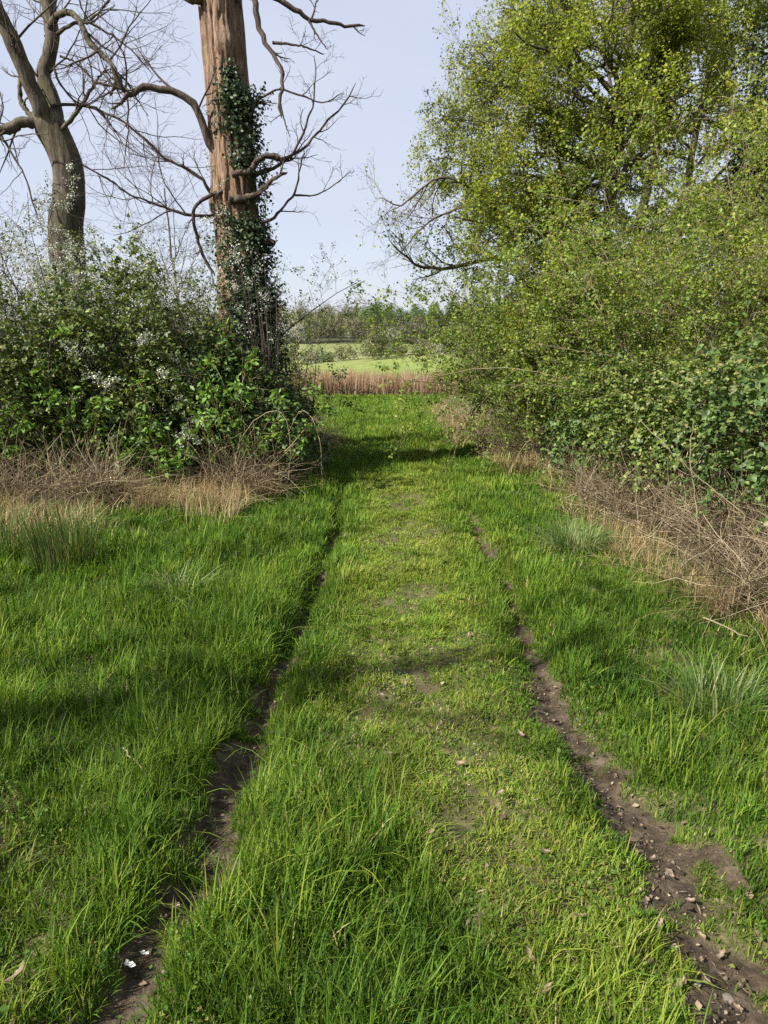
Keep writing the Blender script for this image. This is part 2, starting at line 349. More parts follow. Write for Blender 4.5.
# ------------------------------------------------------------------ grass
LBY, LBX = A([0, 6.2, 7.3, 8.4, 9.5, 15, 20, 33, 45]), A([-7, -6.5, -4.2, -1.7, -1.35, -1.25, -1.7, -3.2, -4.5])
RBY, RBX = A([0, 2.5, 3.8, 6.6, 10.7, 15, 29, 45]), A([2.9, 2.6, 2.45, 2.5, 2.45, 1.85, 2.2, 4.0])
def blades(mb, x, y, h, wd, v, lean=.5, zoff=-.01, curl=.6, dirx=None):
    n = len(x); a = ru(0, 2 * math.pi, n)
    d = np.stack([np.cos(a), np.sin(a)], -1)
    if dirx is not None: d = d + dirx; d /= np.maximum(np.linalg.norm(d, axis=1, keepdims=True), .3)
    s = np.stack([-d[:, 1], d[:, 0]], -1)
    le = np.abs(rn(n)) * lean * .6 + .1
    ts = A([0, .38, .72, 1.]); ws = A([1, .9, .55, 0])
    z0 = gz(x, y) + zoff
    pts = []
    for t, k in zip(ts, ws):
        off = h * le * (t * (1 - curl) + curl * t * t)
        zz = h * (t - .35 * le * t * t * t)
        c = np.stack([x + d[:, 0] * off, y + d[:, 1] * off, z0 + zz], -1)
        e = np.stack([s[:, 0] * wd * k * .5, s[:, 1] * wd * k * .5, np.zeros(n)], -1)
        if k > 0: pts += [c - e, c + e]
        else: pts += [c]
    V = np.stack(pts, 1); i = np.arange(n)[:, None] * 7
    mb.add(V.reshape(-1, 3), np.concatenate([i + A([[0, 1, 3, 2]]), i + A([[2, 3, 5, 4]])]), i + A([[4, 5, 6]]), np.repeat(v, 7))

def grass_zone(mb, y0, y1, dens, wd, xm=1.3):
    xl, xr = -(.60 * y1 + xm), (.60 * y1 + xm)
    xl = max(xl, -7); xr = min(xr, 4.2) if y1 < 30 else min(xr, 6)
    n = int((xr - xl) * (y1 - y0) * dens)
    nc = max(n // 26, 8); cxs = ru(xl, xr, nc); cys = ru(y0, y1, nc); ci = rng.integers(0, nc, n)
    sp = (.030 + .006 * y0) * ru(.6, 1.5, nc); ox, oy = rn(n) * sp[ci], rn(n) * sp[ci]
    loose = ru(0, 1, n) < .3; ox[loose] *= 3; oy[loose] *= 3
    x = cxs[ci] + ox; y = cys[ci] + oy
    nx_ = int(n * .7); xe = ru(-.95, 1.4, nx_); ye = ru(y0, y1, nx_)
    ch = np.exp(.33 * rn(nc))[ci]; cv = (.17 * rn(nc))[ci]; cd = (rn(nc, 2) * .35)[ci]
    if y0 < 9:       # short dense sward of the worn middle
        x = np.concatenate([x, xe]); y = np.concatenate([y, ye]); n += nx_
        ch = np.concatenate([ch, ru(.25, .8, nx_)]); cv = np.concatenate([cv, .08 * rn(nx_)]); cd = np.concatenate([cd, rn(nx_, 2) * .8])
        ox = np.concatenate([ox, rn(nx_) * .01]); oy = np.concatenate([oy, rn(nx_) * .01]); ci = np.concatenate([ci, rng.integers(0, nc, nx_)])
    lb = np.interp(y, LBY, LBX); rb = np.interp(y, RBY, RBX)
    edge = (n2(x, y, 1.4, 41) - .5) * .6
    keep = (x > lb - .15 + edge) & (x < rb + .15 + edge) & (np.abs(x) < .60 * y + xm)
    m = mudmask(x, y)
    cx = np.interp(y, [0, 40], [.13, .2]); u = x - cx
    cen = np.exp(-(np.abs(u - .05) / .52) ** 4) * sstep(-.25, .55, y + (n2(x, y, 2, 44) - .5) * .8 - 1.15 - 1.0 * sstep(.25, -.2, u)) * (1 - sstep(8.5, 13, y))
    tus = np.clip(.5 + 1.7 * (fb(x, y, 1.9, 42) - .5), 0, 1); fine = np.clip(.5 + 1.6 * (fb(x, y, 7, 43) - .5), 0, 1)
    hl = np.where(u < 0, .108, .085) * (.55 + .9 * tus)
    hl = np.where((u > -.7) & (u < .22) & (y < 2.3), .105 * (.55 + .8 * tus), hl)
    hl = np.where(y > 9, .10 * (.6 + .8 * tus), hl)
    h = hl * ch * (1 - cen) + cen * .042 * (.3 + 1.1 * fine + 1.0 * sstep(.55, .8, tus)) * np.sqrt(ch)
    nearrut = np.maximum(*ruts(x, y)[:2])
    h = h * (1 - .5 * nearrut * (y < 8)) * (1 - .5 * m) * ru(.55, 1.2, n)
    keep &= ru(0, 1, n) > m * .93
    keep &= ru(0, 1, n) > .3 * (tus < .27) * (cen < .4)
    keep &= ru(0, 1, n) > cen * .45 * sstep(.38, .12, fine)
    # dryness: worn centre is yellower, verges green
    v = .37 + .56 * (fb(x, y, 1.2, 45) - .5) + .16 * (fine - .5) + .10 * rn(n) + cv + .2 * cen + .22 * cen * (fb(x, y, 3.1, 48) - .5) + .08 * (y > 9) + .08 * (u > .2) * (u < 1)
    dry = (ru(0, 1, n) < (.028 + .18 * cen + .25 * cen * sstep(.5, .7, fb(x, y, 1.7, 47)) + .10 * m + .12 * sstep(-.7, .1, -(x - lb)) + .12 * sstep(-.7, .1, (x - rb))))
    h = np.where(dry, h * .65, h)
    v = np.where(dry, ru(.82, 1, n), np.clip(v, 0, .78))
    lean = .75 + .5 * cen
    dirx = np.stack([ox, oy], -1) / sp[ci][:, None] * .9 + cd
    k = keep
    blades(mb, x[k], y[k], h[k], wd * ru(.6, 1.35, k.sum()), v[k], lean[k], dirx=dirx[k])
g = MB()
grass_zone(g, .55, 1.6, 13500, .0042)
grass_zone(g, 1.6, 3.0, 10500, .0048)
grass_zone(g, 3.0, 5.0, 7600, .006)
grass_zone(g, 5.0, 8.0, 4700, .0085)
grass_zone(g, 8.0, 13., 2600, .012)
grass_zone(g, 13., 24., 1000, .018)
grass_zone(g, 24., 44., 480, .03)
kind(g.build('grass', M['grass'], attr='v'), 'stuff', 'green grass covering the track and its verges')

# clover, plantain and other small broad leaves among the grass
wd_ = MB(); n = 15000; y = .9 + 9 * ru(0, 1, n) ** 1.5; x = ru(-1, 1, n) * (.6 * y + 1); kp = (x > np.interp(y, LBY, LBX)) & (x < np.interp(y, RBY, RBX)) & (mudmask(x, y) < .5) & (fb(x, y, 2.3, 81) > .5)
x, y = x[kp], y[kp]; cc = rng.integers(0, len(x), len(x) * 4); nw = len(cc); xx = x[cc] + rn(nw) * .03; yy = y[cc] + rn(nw) * .03
cen_ = np.exp(-(np.abs(xx - .15) / .55) ** 4)
P = np.stack([xx, yy, gz(xx, yy) + ru(.01, 1., nw) * (.075 - .05 * cen_)], -1); s_ = .0135 * np.exp(.35 * rn(nw))
leaves(wd_, P, A([0, 0, 1.]) + rn(nw, 3) * .45, rn(nw, 3) * A([1, 1, .4]), s_, s_ * ru(.4, .95, nw), .15)
kind(wd_.build('low_weeds', M['weed']), 'stuff', 'small broad leaved weeds and clover among the grass')
# crumbs of dead leaf and straw trodden into the ruts and the worn middle
lt0 = MB(); n = 5200; y = .9 + 8 * ru(0, 1, n) ** 1.6; wch = ru(0, 1, n)
x = np.where(wch < .45, np.interp(y, RRY, RRX) + rn(n) * .11, np.where(wch < .6, np.interp(y, LRY, LRX) + rn(n) * .09, ru(-.5, .9, n)))
P = np.stack([x, y, gz(x, y) + ru(.002, .012, n)], -1); s_ = .011 * np.exp(.5 * rn(n))
leaves(lt0, P, A([0, 0, 1.]) + rn(n, 3) * .22, rn(n, 3) * A([1, 1, .1]), s_ * 1.3, s_ * np.where(ru(0, 1, n) < .45, .2, .8), .12)
kind(lt0.build('leaf_litter', M['litter']), 'stuff', 'crumbs of dead leaf and straw trodden into the track')
cl = MB(); n = 1100; y = .9 + 4.5 * ru(0, 1, n) ** 1.5; wch = ru(0, 1, n)
x = np.where(wch < .7, np.interp(y, RRY, RRX) + rn(n) * .085, np.interp(y, LRY, LRX) + rn(n) * .07); kp = mudmask(x, y) > .4; x, y = x[kp], y[kp]; n = len(x)
s_ = .0045 * np.exp(.45 * rn(n)); oc = A([[1, 0, 0], [0, 1, 0], [-1, 0, 0], [0, -1, 0], [0, 0, .8], [0, 0, -.8]], float)
V = np.stack([x, y, gz(x, y) + s_ * .2], -1)[:, None] + oc[None] * s_[:, None, None] * ru(.6, 1.5, n, 6, 1)
cl.add(V, tris=(np.arange(n)[:, None, None] * 6 + A([[0, 1, 4], [1, 2, 4], [2, 3, 4], [3, 0, 4], [1, 0, 5], [2, 1, 5], [3, 2, 5], [0, 3, 5]])[None]))
kind(cl.build('soil_crumbs', M['crumb']), 'stuff', 'small dark crumbs of soil in the ruts')

# dry straw along the feet of both hedges
def strip_points(n, ys, BX, side, w0, w1, y0, y1):
    y = ru(y0, y1, n); b = np.interp(y, ys, BX); x = b + side * (w0 + (w1 - w0) * ru(0, 1, n) ** 1.0)
    return x, y
sb = MB()
def straw(n, hmin, hmax, x, y, wd, lean=1.7):
    x = x + (n2(x, y, 1.1, 63) - .5) * .7; keep = fb(x, y, 1.5, 61) > .51
    x, y = x[keep], y[keep]; n = len(x)
    blades(sb, x, y, ru(hmin, hmax, n), wd * ru(.6, 1.3, n), ru(0, 1, n), lean, curl=.8)
for (n, y0, y1, a, b, hm, hx, wd) in ((8000, 6.1, 8.6, -.75, .35, .18, .55, .006), (12000, 5.0, 8.0, -.2, 1.2, .10, .34, .005), (3500, 8.6, 15, -.5, .2, .15, .5, .008)):
    x, y = strip_points(n, LBY, LBX, 1, a, b, y0, y1); straw(n, hm, hx, x, y, wd)
for (n, y0, y1, a, b, hm, hx, wd) in ((11000, 2.4, 7, -.7, .3, .10, .36, .005), (8000, 7, 13, -.55, .4, .12, .4, .008), (3500, 13, 30, -.5, .4, .2, .5, .014)):
    x, y = strip_points(n, RBY, RBX, -1, a, b, y0, y1); straw(n, hm, hx, x, y, wd)
n = 15000; x = ru(-5.2, -1.6, n); y = ru(5.4, 8.2, n); k = (ru(0, 1, n) < sstep(.40, .58, fb(x, y, .9, 66)) * sstep(2.3, .2, 7.3 + (x + 4.2) * .44 - y))
blades(sb, x[k], y[k], ru(.15, .42, k.sum()), .006 * ru(.6, 1.3, k.sum()), ru(.1, 1, k.sum()), 1.5, curl=.8, zoff=.02)
kind(sb.build('dry_grass', M['straw'], attr='v'), 'stuff', 'tangled straw coloured dead grass along the hedge feet')

# dead bramble stalks filling the foot of the hedges
st = MB()
def stalks(n, x, y, L, up, rad, wander=.16, trop=(0, 0, -.05)):
    x = x + (n2(x, y, 1.1, 63) - .5) * .7; k = fb(x, y, 1.6, 64) > .45; x, y = x[k], y[k]; n = len(x)
    P0 = np.stack([x, y, gz(x, y) + ru(0, .25, n)], -1)
    d = rn(n, 3); d[:, 2] = np.abs(d[:, 2]) * up + .25 * up
    P = grow(P0, d, L * ru(.5, 1.3, n), 5, wander, trop)
    P[..., 2] = np.maximum(P[..., 2], gz(P[..., 0], P[..., 1]) + .01)
    tubes(st, P, taper(rad * ru(.6, 1.4, n), 6, .4), 3)
for (n, y0, y1, a, b) in ((3800, 6.3, 9, -1.4, .1), (2200, 6.2, 8.6, -.4, .45), (1500, 9, 15, -1.2, .05)):
    x, y = strip_points(n, LBY, LBX, 1, a, b, y0, y1); stalks(n, x, y, .75, .9, .0032, .26)
for (n, y0, y1, a, b) in ((5200, 2.6, 7, -1.1, .05), (4400, 7, 13, -1.2, .1), (900, 13, 24, -1.2, .1)):
    x, y = strip_points(n, RBY, RBX, -1, a, b, y0, y1); stalks(n, x, y, .68, .9, .003, .28)
kind(st.build('dead_stalks', M['stalk']), 'stuff', 'brown dead bramble stalks tangled at the hedge feet')

# ------------------------------------------------------------------ tussocks and rushes
def tuft(name, label, cat, px, py, D, n, h, spread, mat, wd, lean, group=None, part='leaf_blades'):
    p = W(px, py, D); x0, y0 = p[0], p[1]
    o = thing(name, label, cat, (x0, y0, float(gz(x0, y0))), group)
    mb = MB(); a = ru(0, 6.283, n); r = spread * np.sqrt(ru(0, 1, n))
    x, y = x0 + r * np.cos(a), y0 + r * np.sin(a)
    dirx = np.stack([np.cos(a), np.sin(a)], -1) * 1.2
    blades(mb, x, y, h * ru(.5, 1.1, n), wd * ru(.7, 1.3, n), ru(0, 1, n), lean, dirx=dirx, curl=.7)
    mb.build(part, mat, o); return o
tuft('rush_clump', 'tall dark clump of upright rushes at left before the bramble bank', 'rush clump', 68, 585, 5.3, 480, .7, .25, M['rush'], .006, .45)
tuft('grass_tussock', 'drooping pale green tussock at foot of right hedge, beside the track', 'tussock', 572, 552, 6.0, 420, .36, .2, M['pale_tuft'], .007, 1.5)
tuft('grass_tussock', 'grey straw tussock in the left verge, between rush clump and rut', 'tussock', 182, 618, 4.6, 220, .3, .14, M['pale_tuft'], .006, 1.6)
tuft('grass_tussock', 'large arching green tussock by the right frame edge, beyond the muddy rut', 'tussock', 715, 715, 2.95, 330, .3, .15, M['pale_tuft'], .005, 1.5)
tuft('rush_clump', 'short dark green rush clump at the left frame edge', 'rush clump', 5, 590, 5.6, 420, .5, .28, M['rush'], .006, .7)

# ------------------------------------------------------------------ bushes
def dome(n, c, rad, seed, low=.12, shell=(.72, 1.03), lump=.5):
    d = unit(rn(n * 2, 3)); d[:, 2] = np.abs(d[:, 2]) - .1; d = unit(d)
    k = noise3(d * 2.6 + seed * 3.7)
    rr = 1 + lump * 1.2 * (k - .55)
    s = shell[0] + (shell[1] - shell[0]) * ru(0, 1, len(d)) ** .6
    P = c + d * rad * (rr * s)[:, None]
    h = (P[:, 2] - c[2]) / rad[2]
    keep = (h > low * (ru(.0, .8, len(d)) + 2.6 * noise3(d * 3.1 + seed * 1.9) - .5))
    return P[keep][:n], d[keep][:n]
def leaf_clumps(mb, P, d, k, spread, L, Wd, out=.5, up=.6, rnd=.7, tri=False):
    c = np.repeat(P, k, 0); o = np.repeat(d, k, 0); n = len(c)
    p = c + rn(n, 3) * spread * ru(.4, 1.2, len(P)).repeat(k)[:, None]
    N = unit(o * out + A([0, 0, up]) + rn(n, 3) * rnd); T = rn(n, 3) + A([0, 0, -.35])
    s = ru(.55, 1.25, n)
    if tri:
        T = unit(T - (T * N).sum(-1, keepdims=True) * N); B = np.cross(N, T)
        for q_, sc in ((0, 1.1), (1.25, .9), (-1.25, .9)):
            leaves(mb, p + T * .012, N + rn(n, 3) * .15, T * math.cos(q_) + B * math.sin(q_), L * s * sc, Wd * s * sc)
    else: leaves(mb, p, N, T, L * s, Wd * s)
BUSH = {}
def bush(name, label, cat, x, y, rad, clumps, per, mat, L, Wd, seed, stem_mat, spread=.10, tri=True, canes=40, group=None, low=.12, out=.5, up=.6, rnd=.7, lump=.5, blossom=0, cane_r=.006, part='foliage'):
    z = float(gz(x, y)); o = thing(name, label, cat, (x, y, z), group); c = A([x, y, z - .05]); rad = A(rad, float)
    mb = MB(); P, d = dome(clumps, c, rad, seed, low, lump=lump)
    leaf_clumps(mb, P, d, per, spread, L, Wd, out, up, rnd, tri); mb.build(part, mat, o)
    s = MB()
    P0 = c + rn(canes, 3) * A([.18, .18, 0]) * rad; P0[:, 2] = z - .03
    tgt, _ = dome(canes, c, rad * 1.05, seed + 5, low)
    tgt = tgt[:len(P0)]; P0 = P0[:len(tgt)]
    t = np.linspace(0, 1, 9)[None, :, None]; mid = (P0 + tgt) / 2 + A([0, 0, .35]) * rad[2]
    cv = (1 - t) ** 2 * P0[:, None] + 2 * t * (1 - t) * mid[:, None] + t ** 2 * tgt[:, None]
    cv[:, 1:] += rn(len(tgt), 8, 3) * .02
    rd = taper(np.full(len(tgt), cane_r), 9, .35)
    tubes(s, cv, rd, 4)
    p, dd, r, tt, ip = sprout(cv, rd, 6, .35, 1., (30, 70))
    tw = grow(p, dd, .35 * ru(.4, 1.2, len(p)) * rad.mean(), 4, .2, (0, 0, -.03)); tubes(s, tw, taper(r * .6, 5, .4), 3)
    s.build('stem', stem_mat, o)
    if blossom:
        b = MB(); P, d = dome(blossom, c, rad * 1.03, seed + 1, .35, lump=lump)
        leaf_clumps(b, P, d, 14, spread * .75, .016, .016, .4, .4, 1., False); b.build('blossom', M['blossom'], o)
    return o
def shrub(name, label, cat, x, y, h, n_st, leaf, Ls, stem_mat, lean=(0, 0), out=.55, k2=11, k3=6, kl=(4, 3), group=None, base=.25, blossom=0, droop=-.035, r0=.016, l2=.34, spread=.03):
    """many arching stems from one stool, twigs on them, leaves along the twigs"""
    z = float(gz(x, y)); o = thing(name, label, cat, (x, y, z), group)
    P0 = A([x, y, z - .05]) + rn(n_st, 3) * A([base, base, 0])
    d = rn(n_st, 3) * A([out, out, .1]) + A([lean[0], lean[1], 1.])
    L1 = h * ru(.55, 1.15, n_st); P = grow(P0, d, L1, 10, .09, (lean[0] * .05, lean[1] * .05, droop)); Rr = taper(r0 * ru(.6, 1.2, n_st), 11, .25)
    s = MB(); tubes(s, P, Rr, 5)
    p, d, r, t, ip = sprout(P, Rr, k2, .15, 1., (30, 65)); L2 = L1[ip] * l2 * ru(.5, 1.2, len(p)) * (1.1 - .5 * t)
    P2 = grow(p, d, L2, 6, .14, (0, 0, -.01)); R2 = np.maximum(taper(r * .5, 7, .35), .0025); tubes(s, P2, R2, 3)
    p, d, r, t, ip2 = sprout(P2, R2, k3, .15, 1., (30, 65)); L3 = L2[ip2] * .42 * ru(.5, 1.2, len(p))
    P3 = grow(p, d, L3, 4, .18, (0, 0, 0)); R3 = np.maximum(taper(r * .6, 5, .4), .0018); tubes(s, P3, R3, 3)
    s.build('stem', stem_mat, o)
    def put(mat, kp, kc, Ls, part, tt, sp):
        p, d, r, t, ip = sprout(P3, R3, kp, tt, 1., (40, 80)); n = len(p) * kc
        q = np.repeat(p, kc, 0) + rn(n, 3) * sp; dd = np.repeat(d, kc, 0); sc = ru(.5, 1.25, n)
        lm = MB(); leaves(lm, q, A([0, 0, .7]) + rn(n, 3) * .65, dd + rn(n, 3) * .8 + A([0, 0, -.25]), Ls[0] * sc, Ls[1] * sc); lm.build(part, mat, o)
    if leaf is not None: put(leaf, max(1, kl[0] // 2), kl[1] * 2, Ls, 'foliage', .3, spread)
    if blossom: put(M['blossom'], blossom, 8, (.02, .02), 'blossom', .3, .025)
    return o
B_, BR = M['bramble'], M['bramble_lit']
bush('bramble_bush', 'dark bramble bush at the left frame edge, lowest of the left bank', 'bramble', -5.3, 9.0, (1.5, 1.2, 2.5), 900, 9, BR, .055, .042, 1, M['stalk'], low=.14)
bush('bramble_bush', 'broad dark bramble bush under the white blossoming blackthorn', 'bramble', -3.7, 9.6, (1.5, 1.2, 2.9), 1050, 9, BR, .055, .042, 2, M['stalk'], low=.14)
bush('bramble_bush', 'dark bramble bush in front of the dead trunk', 'bramble', -2.45, 9.9, (1.25, 1.1, 2.3), 900, 9, B_, .055, .042, 3, M['stalk'], low=.14)
bush('bramble_bush', 'rounded bramble bush at the left bank corner where the track passes', 'bramble', -2.0, 11.2, (1.0, 1.7, 1.75), 700, 9, B_, .055, .042, 4, M['stalk'], low=.05)
bush('bramble_bush', 'shaded bramble bush behind the corner bush on the left', 'bramble', -2.5, 14.2, (1.0, 1.7, 1.5), 420, 9, B_, .06, .045, 5, M['stalk'])
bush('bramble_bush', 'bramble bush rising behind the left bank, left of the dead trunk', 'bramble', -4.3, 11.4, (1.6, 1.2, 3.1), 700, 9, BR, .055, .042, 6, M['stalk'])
for lb, x, y, h, n in (('bright green elder shrub high in the middle of the left bank', -4.0, 8.75, 2.4, 7), ('bright green elder shrub right below the ivy clad dead trunk', -2.0, 8.95, 2.0, 9), ('low fresh green elder shoots among the dead stalks of the left bank', -2.75, 8.55, 1.35, 7), ('small green elder shoots near the left frame edge', -4.75, 8.1, 1.3, 7)):
    shrub('elder_bush', lb, 'elder', x, y, h, n, M['elder'], (.10, .045), M['stalk'], out=.16, k2=7, k3=4, kl=(3, 3), base=.1, droop=-.01, l2=.24, spread=.035)
shrub('blackthorn_shrub', 'blackthorn shrub flecked with white blossom below the left grey tree', 'blackthorn', -5.3, 10.6, 3.9, 40, M['blackthorn'], (.036, .026), M['twig'], out=.4, kl=(4, 3), blossom=5)
shrub('blackthorn_shrub', 'second blackthorn at the left frame edge with sparse blossom', 'blackthorn', -7.3, 11.4, 4.1, 36, M['blackthorn'], (.036, .026), M['twig'], out=.4, kl=(3, 3), blossom=2)
shrub('blackthorn_shrub', 'thin blackthorn with bare top shoots standing left of the dead trunk', 'blackthorn', -3.6, 11.6, 4.0, 26, M['blackthorn'], (.036, .026), M['twig'], out=.3, kl=(3, 2), blossom=2)
shrub('hazel_shrub', 'olive leaved shrub rising behind the left bramble bank beside the grey tree', 'shrub', -5.4, 11.3, 3.4, 40, M['bank'], (.045, .034), M['twig'], (0, 0), .5, 11, 6, (4, 3))
shrub('hazel_shrub', 'olive leaved shrub behind the left bank just left of the dead trunk', 'shrub', -3.5, 10.9, 3.3, 40, M['bank'], (.045, .034), M['twig'], (0, 0), .45, 11, 6, (4, 3))
shrub('hawthorn_sapling', 'airy yellow green hawthorn sapling right of the dead trunk', 'hawthorn', -1.6, 13.0, 3.1, 12, M['sapling'], (.045, .035), M['pale_twig'], out=.10, k2=10, k3=5, kl=(3, 3), l2=.22)
# right side
bush('bramble_bush', 'sunlit bramble bush at the right frame edge, nearest on that side', 'bramble', 3.85, 5.2, (1.3, 1.5, 1.95), 800, 9, B_, .05, .04, 21, M['stalk'], lump=.75, low=.2)
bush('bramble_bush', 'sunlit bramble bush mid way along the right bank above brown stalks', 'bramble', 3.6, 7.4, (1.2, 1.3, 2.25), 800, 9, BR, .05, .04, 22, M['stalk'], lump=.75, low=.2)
bush('bramble_bush', 'bramble bush farther along the right bank, next to the hazel', 'bramble', 3.45, 9.4, (1.1, 1.2, 1.9), 600, 9, B_, .05, .04, 23, M['stalk'], lump=.7, low=.2)
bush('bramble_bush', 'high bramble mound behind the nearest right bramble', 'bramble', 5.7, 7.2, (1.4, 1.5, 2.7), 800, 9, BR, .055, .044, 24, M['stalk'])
hz, lt_ = M['hazel'], M['pale_twig']
shrub('hazel_shrub', 'feathery olive green shrub leaning over the track where it narrows', 'shrub', 3.7, 12.6, 4.2, 70, hz, (.047, .038), lt_, (-.15, -.05), .38, 13, 7, (5, 4))
shrub('hazel_shrub', 'olive green shrub at the far right end of the passage', 'shrub', 4.1, 16.4, 3.6, 56, hz, (.055, .043), lt_, (-.05, 0), .4, 11, 7, (5, 4))
shrub('hazel_shrub', 'small olive shrub closing the right hedge before the reeds', 'shrub', 5.0, 21.5, 3.2, 50, hz, (.065, .05), lt_, (0, 0), .6, 11, 6, (5, 4), base=.6)
shrub('hazel_shrub', 'tall pale leaved shrub behind the right bramble bank', 'shrub', 4.7, 9.9, 4.2, 60, hz, (.045, .036), lt_, (-.1, -.05), .42, 12, 7, (5, 4))
shrub('hazel_shrub', 'tall yellowish shrub at the right frame edge above the high bramble mound', 'shrub', 6.2, 9.0, 4.4, 50, M['maple'], (.042, .034), lt_, (-.1, -.05), .45, 12, 7, (4, 3))

# ------------------------------------------------------------------ the dead tree with the ivy
DT = A([-2.2, 11.0]); dz = float(gz(*DT))
dead = thing('dead_tree', 'tall dead tree with stripped orange brown trunk and ivy on its right side', 'dead tree', (DT[0], DT[1], dz))
def trunk_line(z):
    return np.interp(z, [-1, 1.5, 4, 6, 9], [-2.16, -2.17, -2.22, -2.26, -2.3]), 11.0 + 0 * z
def trunk_rad(z):
    return np.interp(z, [-1, -.3, .8, 2.9, 4.0, 5.9, 9], [.52, .44, .38, .345, .325, .305, .26])
nz, na = 300, 150
zz = np.linspace(dz - .2, 8.6, nz); aa = np.arange(na) * 2 * math.pi / na
Zg, Ag = np.meshgrid(zz, aa, indexing='ij')
tx, ty = trunk_line(Zg)
tw_ = Ag + .12 * Zg
rid = noise3(np.stack([np.cos(tw_) * 4.2, np.sin(tw_) * 4.2, Zg * .45], -1)); rid2 = noise3(np.stack([np.cos(tw_) * 11, np.sin(tw_) * 11, Zg * .9 + 9], -1))
lum = noise3(np.stack([np.cos(Ag) * 1.3, np.sin(Ag) * 1.3, Zg * 1.1 + 4], -1))
rid3 = 1 - np.abs(2 * noise3(np.stack([np.cos(tw_) * 7, np.sin(tw_) * 7, Zg * 1.3 + 21 + 3 * lum + 1.5 * rid], -1)) - 1); fine_ = noise3(np.stack([np.cos(tw_) * 16, np.sin(tw_) * 16, Zg * 5], -1))
rr = trunk_rad(Zg) * .95 * (1 + .16 * (rid - .5) + .09 * (rid2 - .5) + .18 * (lum - .5) - .12 * sstep(.78, 1., rid3) + .035 * (fine_ - .5))
for (kz, ka, kr, kw) in ((5.3, -1.2, .10, .16), (4.6, -.2, .09, .14), (2.55, -1.3, .12, .2), (3.3, -2.6, .07, .2), (2.0, -1.9, .08, .25)):
    dA = np.angle(np.exp(1j * (Ag - ka))); rr += kr * np.exp(-((Zg - kz) / kw) ** 2 - (dA * .33 / kw) ** 2)
V = np.stack([tx + rr * np.cos(Ag), ty + rr * np.sin(Ag), Zg], -1)
idx = np.arange(nz * na).reshape(nz, na)
q = np.stack([idx[:-1], np.roll(idx, -1, 1)[:-1], np.roll(idx, -1, 1)[1:], idx[1:]], -1).reshape(-1, 4)
tm = MB(); tm.add(V, q); tm.build('trunk', M['deadwood'], dead, smooth=True)

def limb(parent, pix, D, r0, r1, mat, twig_mat, dd=0., k=5, tl=.7, sub=4, m=22, sides=8, name='limb', tmin=.25, wander=.14, trop=(0, 0, .04), leaf=None, lk=(3, 3)):
    """a limb along traced points, running dd metres deeper, with its own twigs"""
    n = len(pix); P = smooth_line([W(a, b, D + dd * i / (n - 1)) for i, (a, b) in enumerate(pix)], m)
    P[1:-1] += rn(m - 2, 3) * min(r0 * .2, .011)
    Rr = (r0 + (r1 - r0) * np.linspace(0, 1, m) ** .8)[None]
    Rr = Rr * (1 + .06 * rn(1, m)); Rr[0, -1] *= .35
    mb = MB(); tubes(mb, P[None], Rr, sides); ob = mb.build(name, mat, parent, smooth=True)
    if k:
        tb = MB()
        p, d, r, t, ip = sprout(P[None], Rr, k, tmin, 1., (30, 70))
        L = tl * ru(.5, 1.2, len(p)); Q = grow(p, d, L, 8, wander, trop); Rq = taper(np.minimum(r * .55, .02), 9, .3)
        tubes(tb, Q, Rq, 4)
        p, d, r, t, ip2 = sprout(Q, Rq, sub, .2, 1., (25, 60)); L2 = L[ip2] * .5 * ru(.5, 1.2, len(p))
        Q2 = grow(p, d, L2, 6, wander, trop); R2 = np.maximum(taper(r * .65, 7, .35), .0022); tubes(tb, Q2, R2, 3)
        p, d, r, t, ip3 = sprout(Q2, R2, 3, .2, 1., (25, 60)); Q3 = grow(p, d, L2[ip3] * .5 * ru(.5, 1.2, len(p)), 4, wander, trop)
        tubes(tb, Q3, np.maximum(taper(r * .7, 5, .5), .0018), 3)
        t_ = tb.build('twig', twig_mat, ob, base=parent.location)
        if leaf is not None:
            R3 = np.full(Q3.shape[:2], .002); p, d, r, t, ip = sprout(Q3, R3, lk[0], .1, 1., (40, 80)); n_ = len(p) * lk[1]; sc = ru(.5, 1.25, n_)
            lm = MB(); leaves(lm, np.repeat(p, lk[1], 0) + rn(n_, 3) * .045, A([0, 0, .7]) + rn(n_, 3) * .6, np.repeat(d, lk[1], 0) + rn(n_, 3) * .8, .045 * sc, .04 * sc)
            lm.build('foliage', leaf, ob, base=parent.location)
    return P
H = lambda *a: [(x / 2, y / 2) for x, y in a]
dl, tw = M['dead_limb'], M['twig']
limb(dead, H((455, 320), (425, 300), (405, 245), (385, 205), (350, 185), (310, 175), (275, 180), (255, 190), (240, 165), (222, 130)), 10.9, .068, .03, dl, tw, -.5, 5, .8)
limb(dead, H((255, 188), (243, 205), (222, 218)), 10.45, .035, .012, dl, tw, 0, 2, .4)
limb(dead, H((470, -8), (508, -4), (514, 40), (530, 85), (556, 118), (566, 165), (560, 205), (563, 236)), 10.8, .05, .018, dl, tw, -.3, 2, .3, name='broken_limb')
limb(dead, H((560, 205), (570, 245), (580, 275)), 10.5, .014, .005, dl, tw, 0, 1, .2)
limb(dead, H((470, -70), (520, -30), (560, 0), (600, 26), (620, 40), (660, 42), (690, 55), (730, 52)), 10.8, .05, .018, dl, tw, .4, 2, .4)
limb(dead, H((618, 40), (635, 72), (655, 100)), 11.0, .02, .006, dl, tw, 0, 2, .3)
limb(dead, H((545, 85), (600, 92), (650, 108)), 10.7, .022, .008, dl, tw, 0, 3, .4)
limb(dead, H((465, 225), (500, 212), (530, 192), (560, 178), (610, 195), (650, 205), (685, 185)), 10.75, .022, .008, dl, tw, .1, 5, .5)
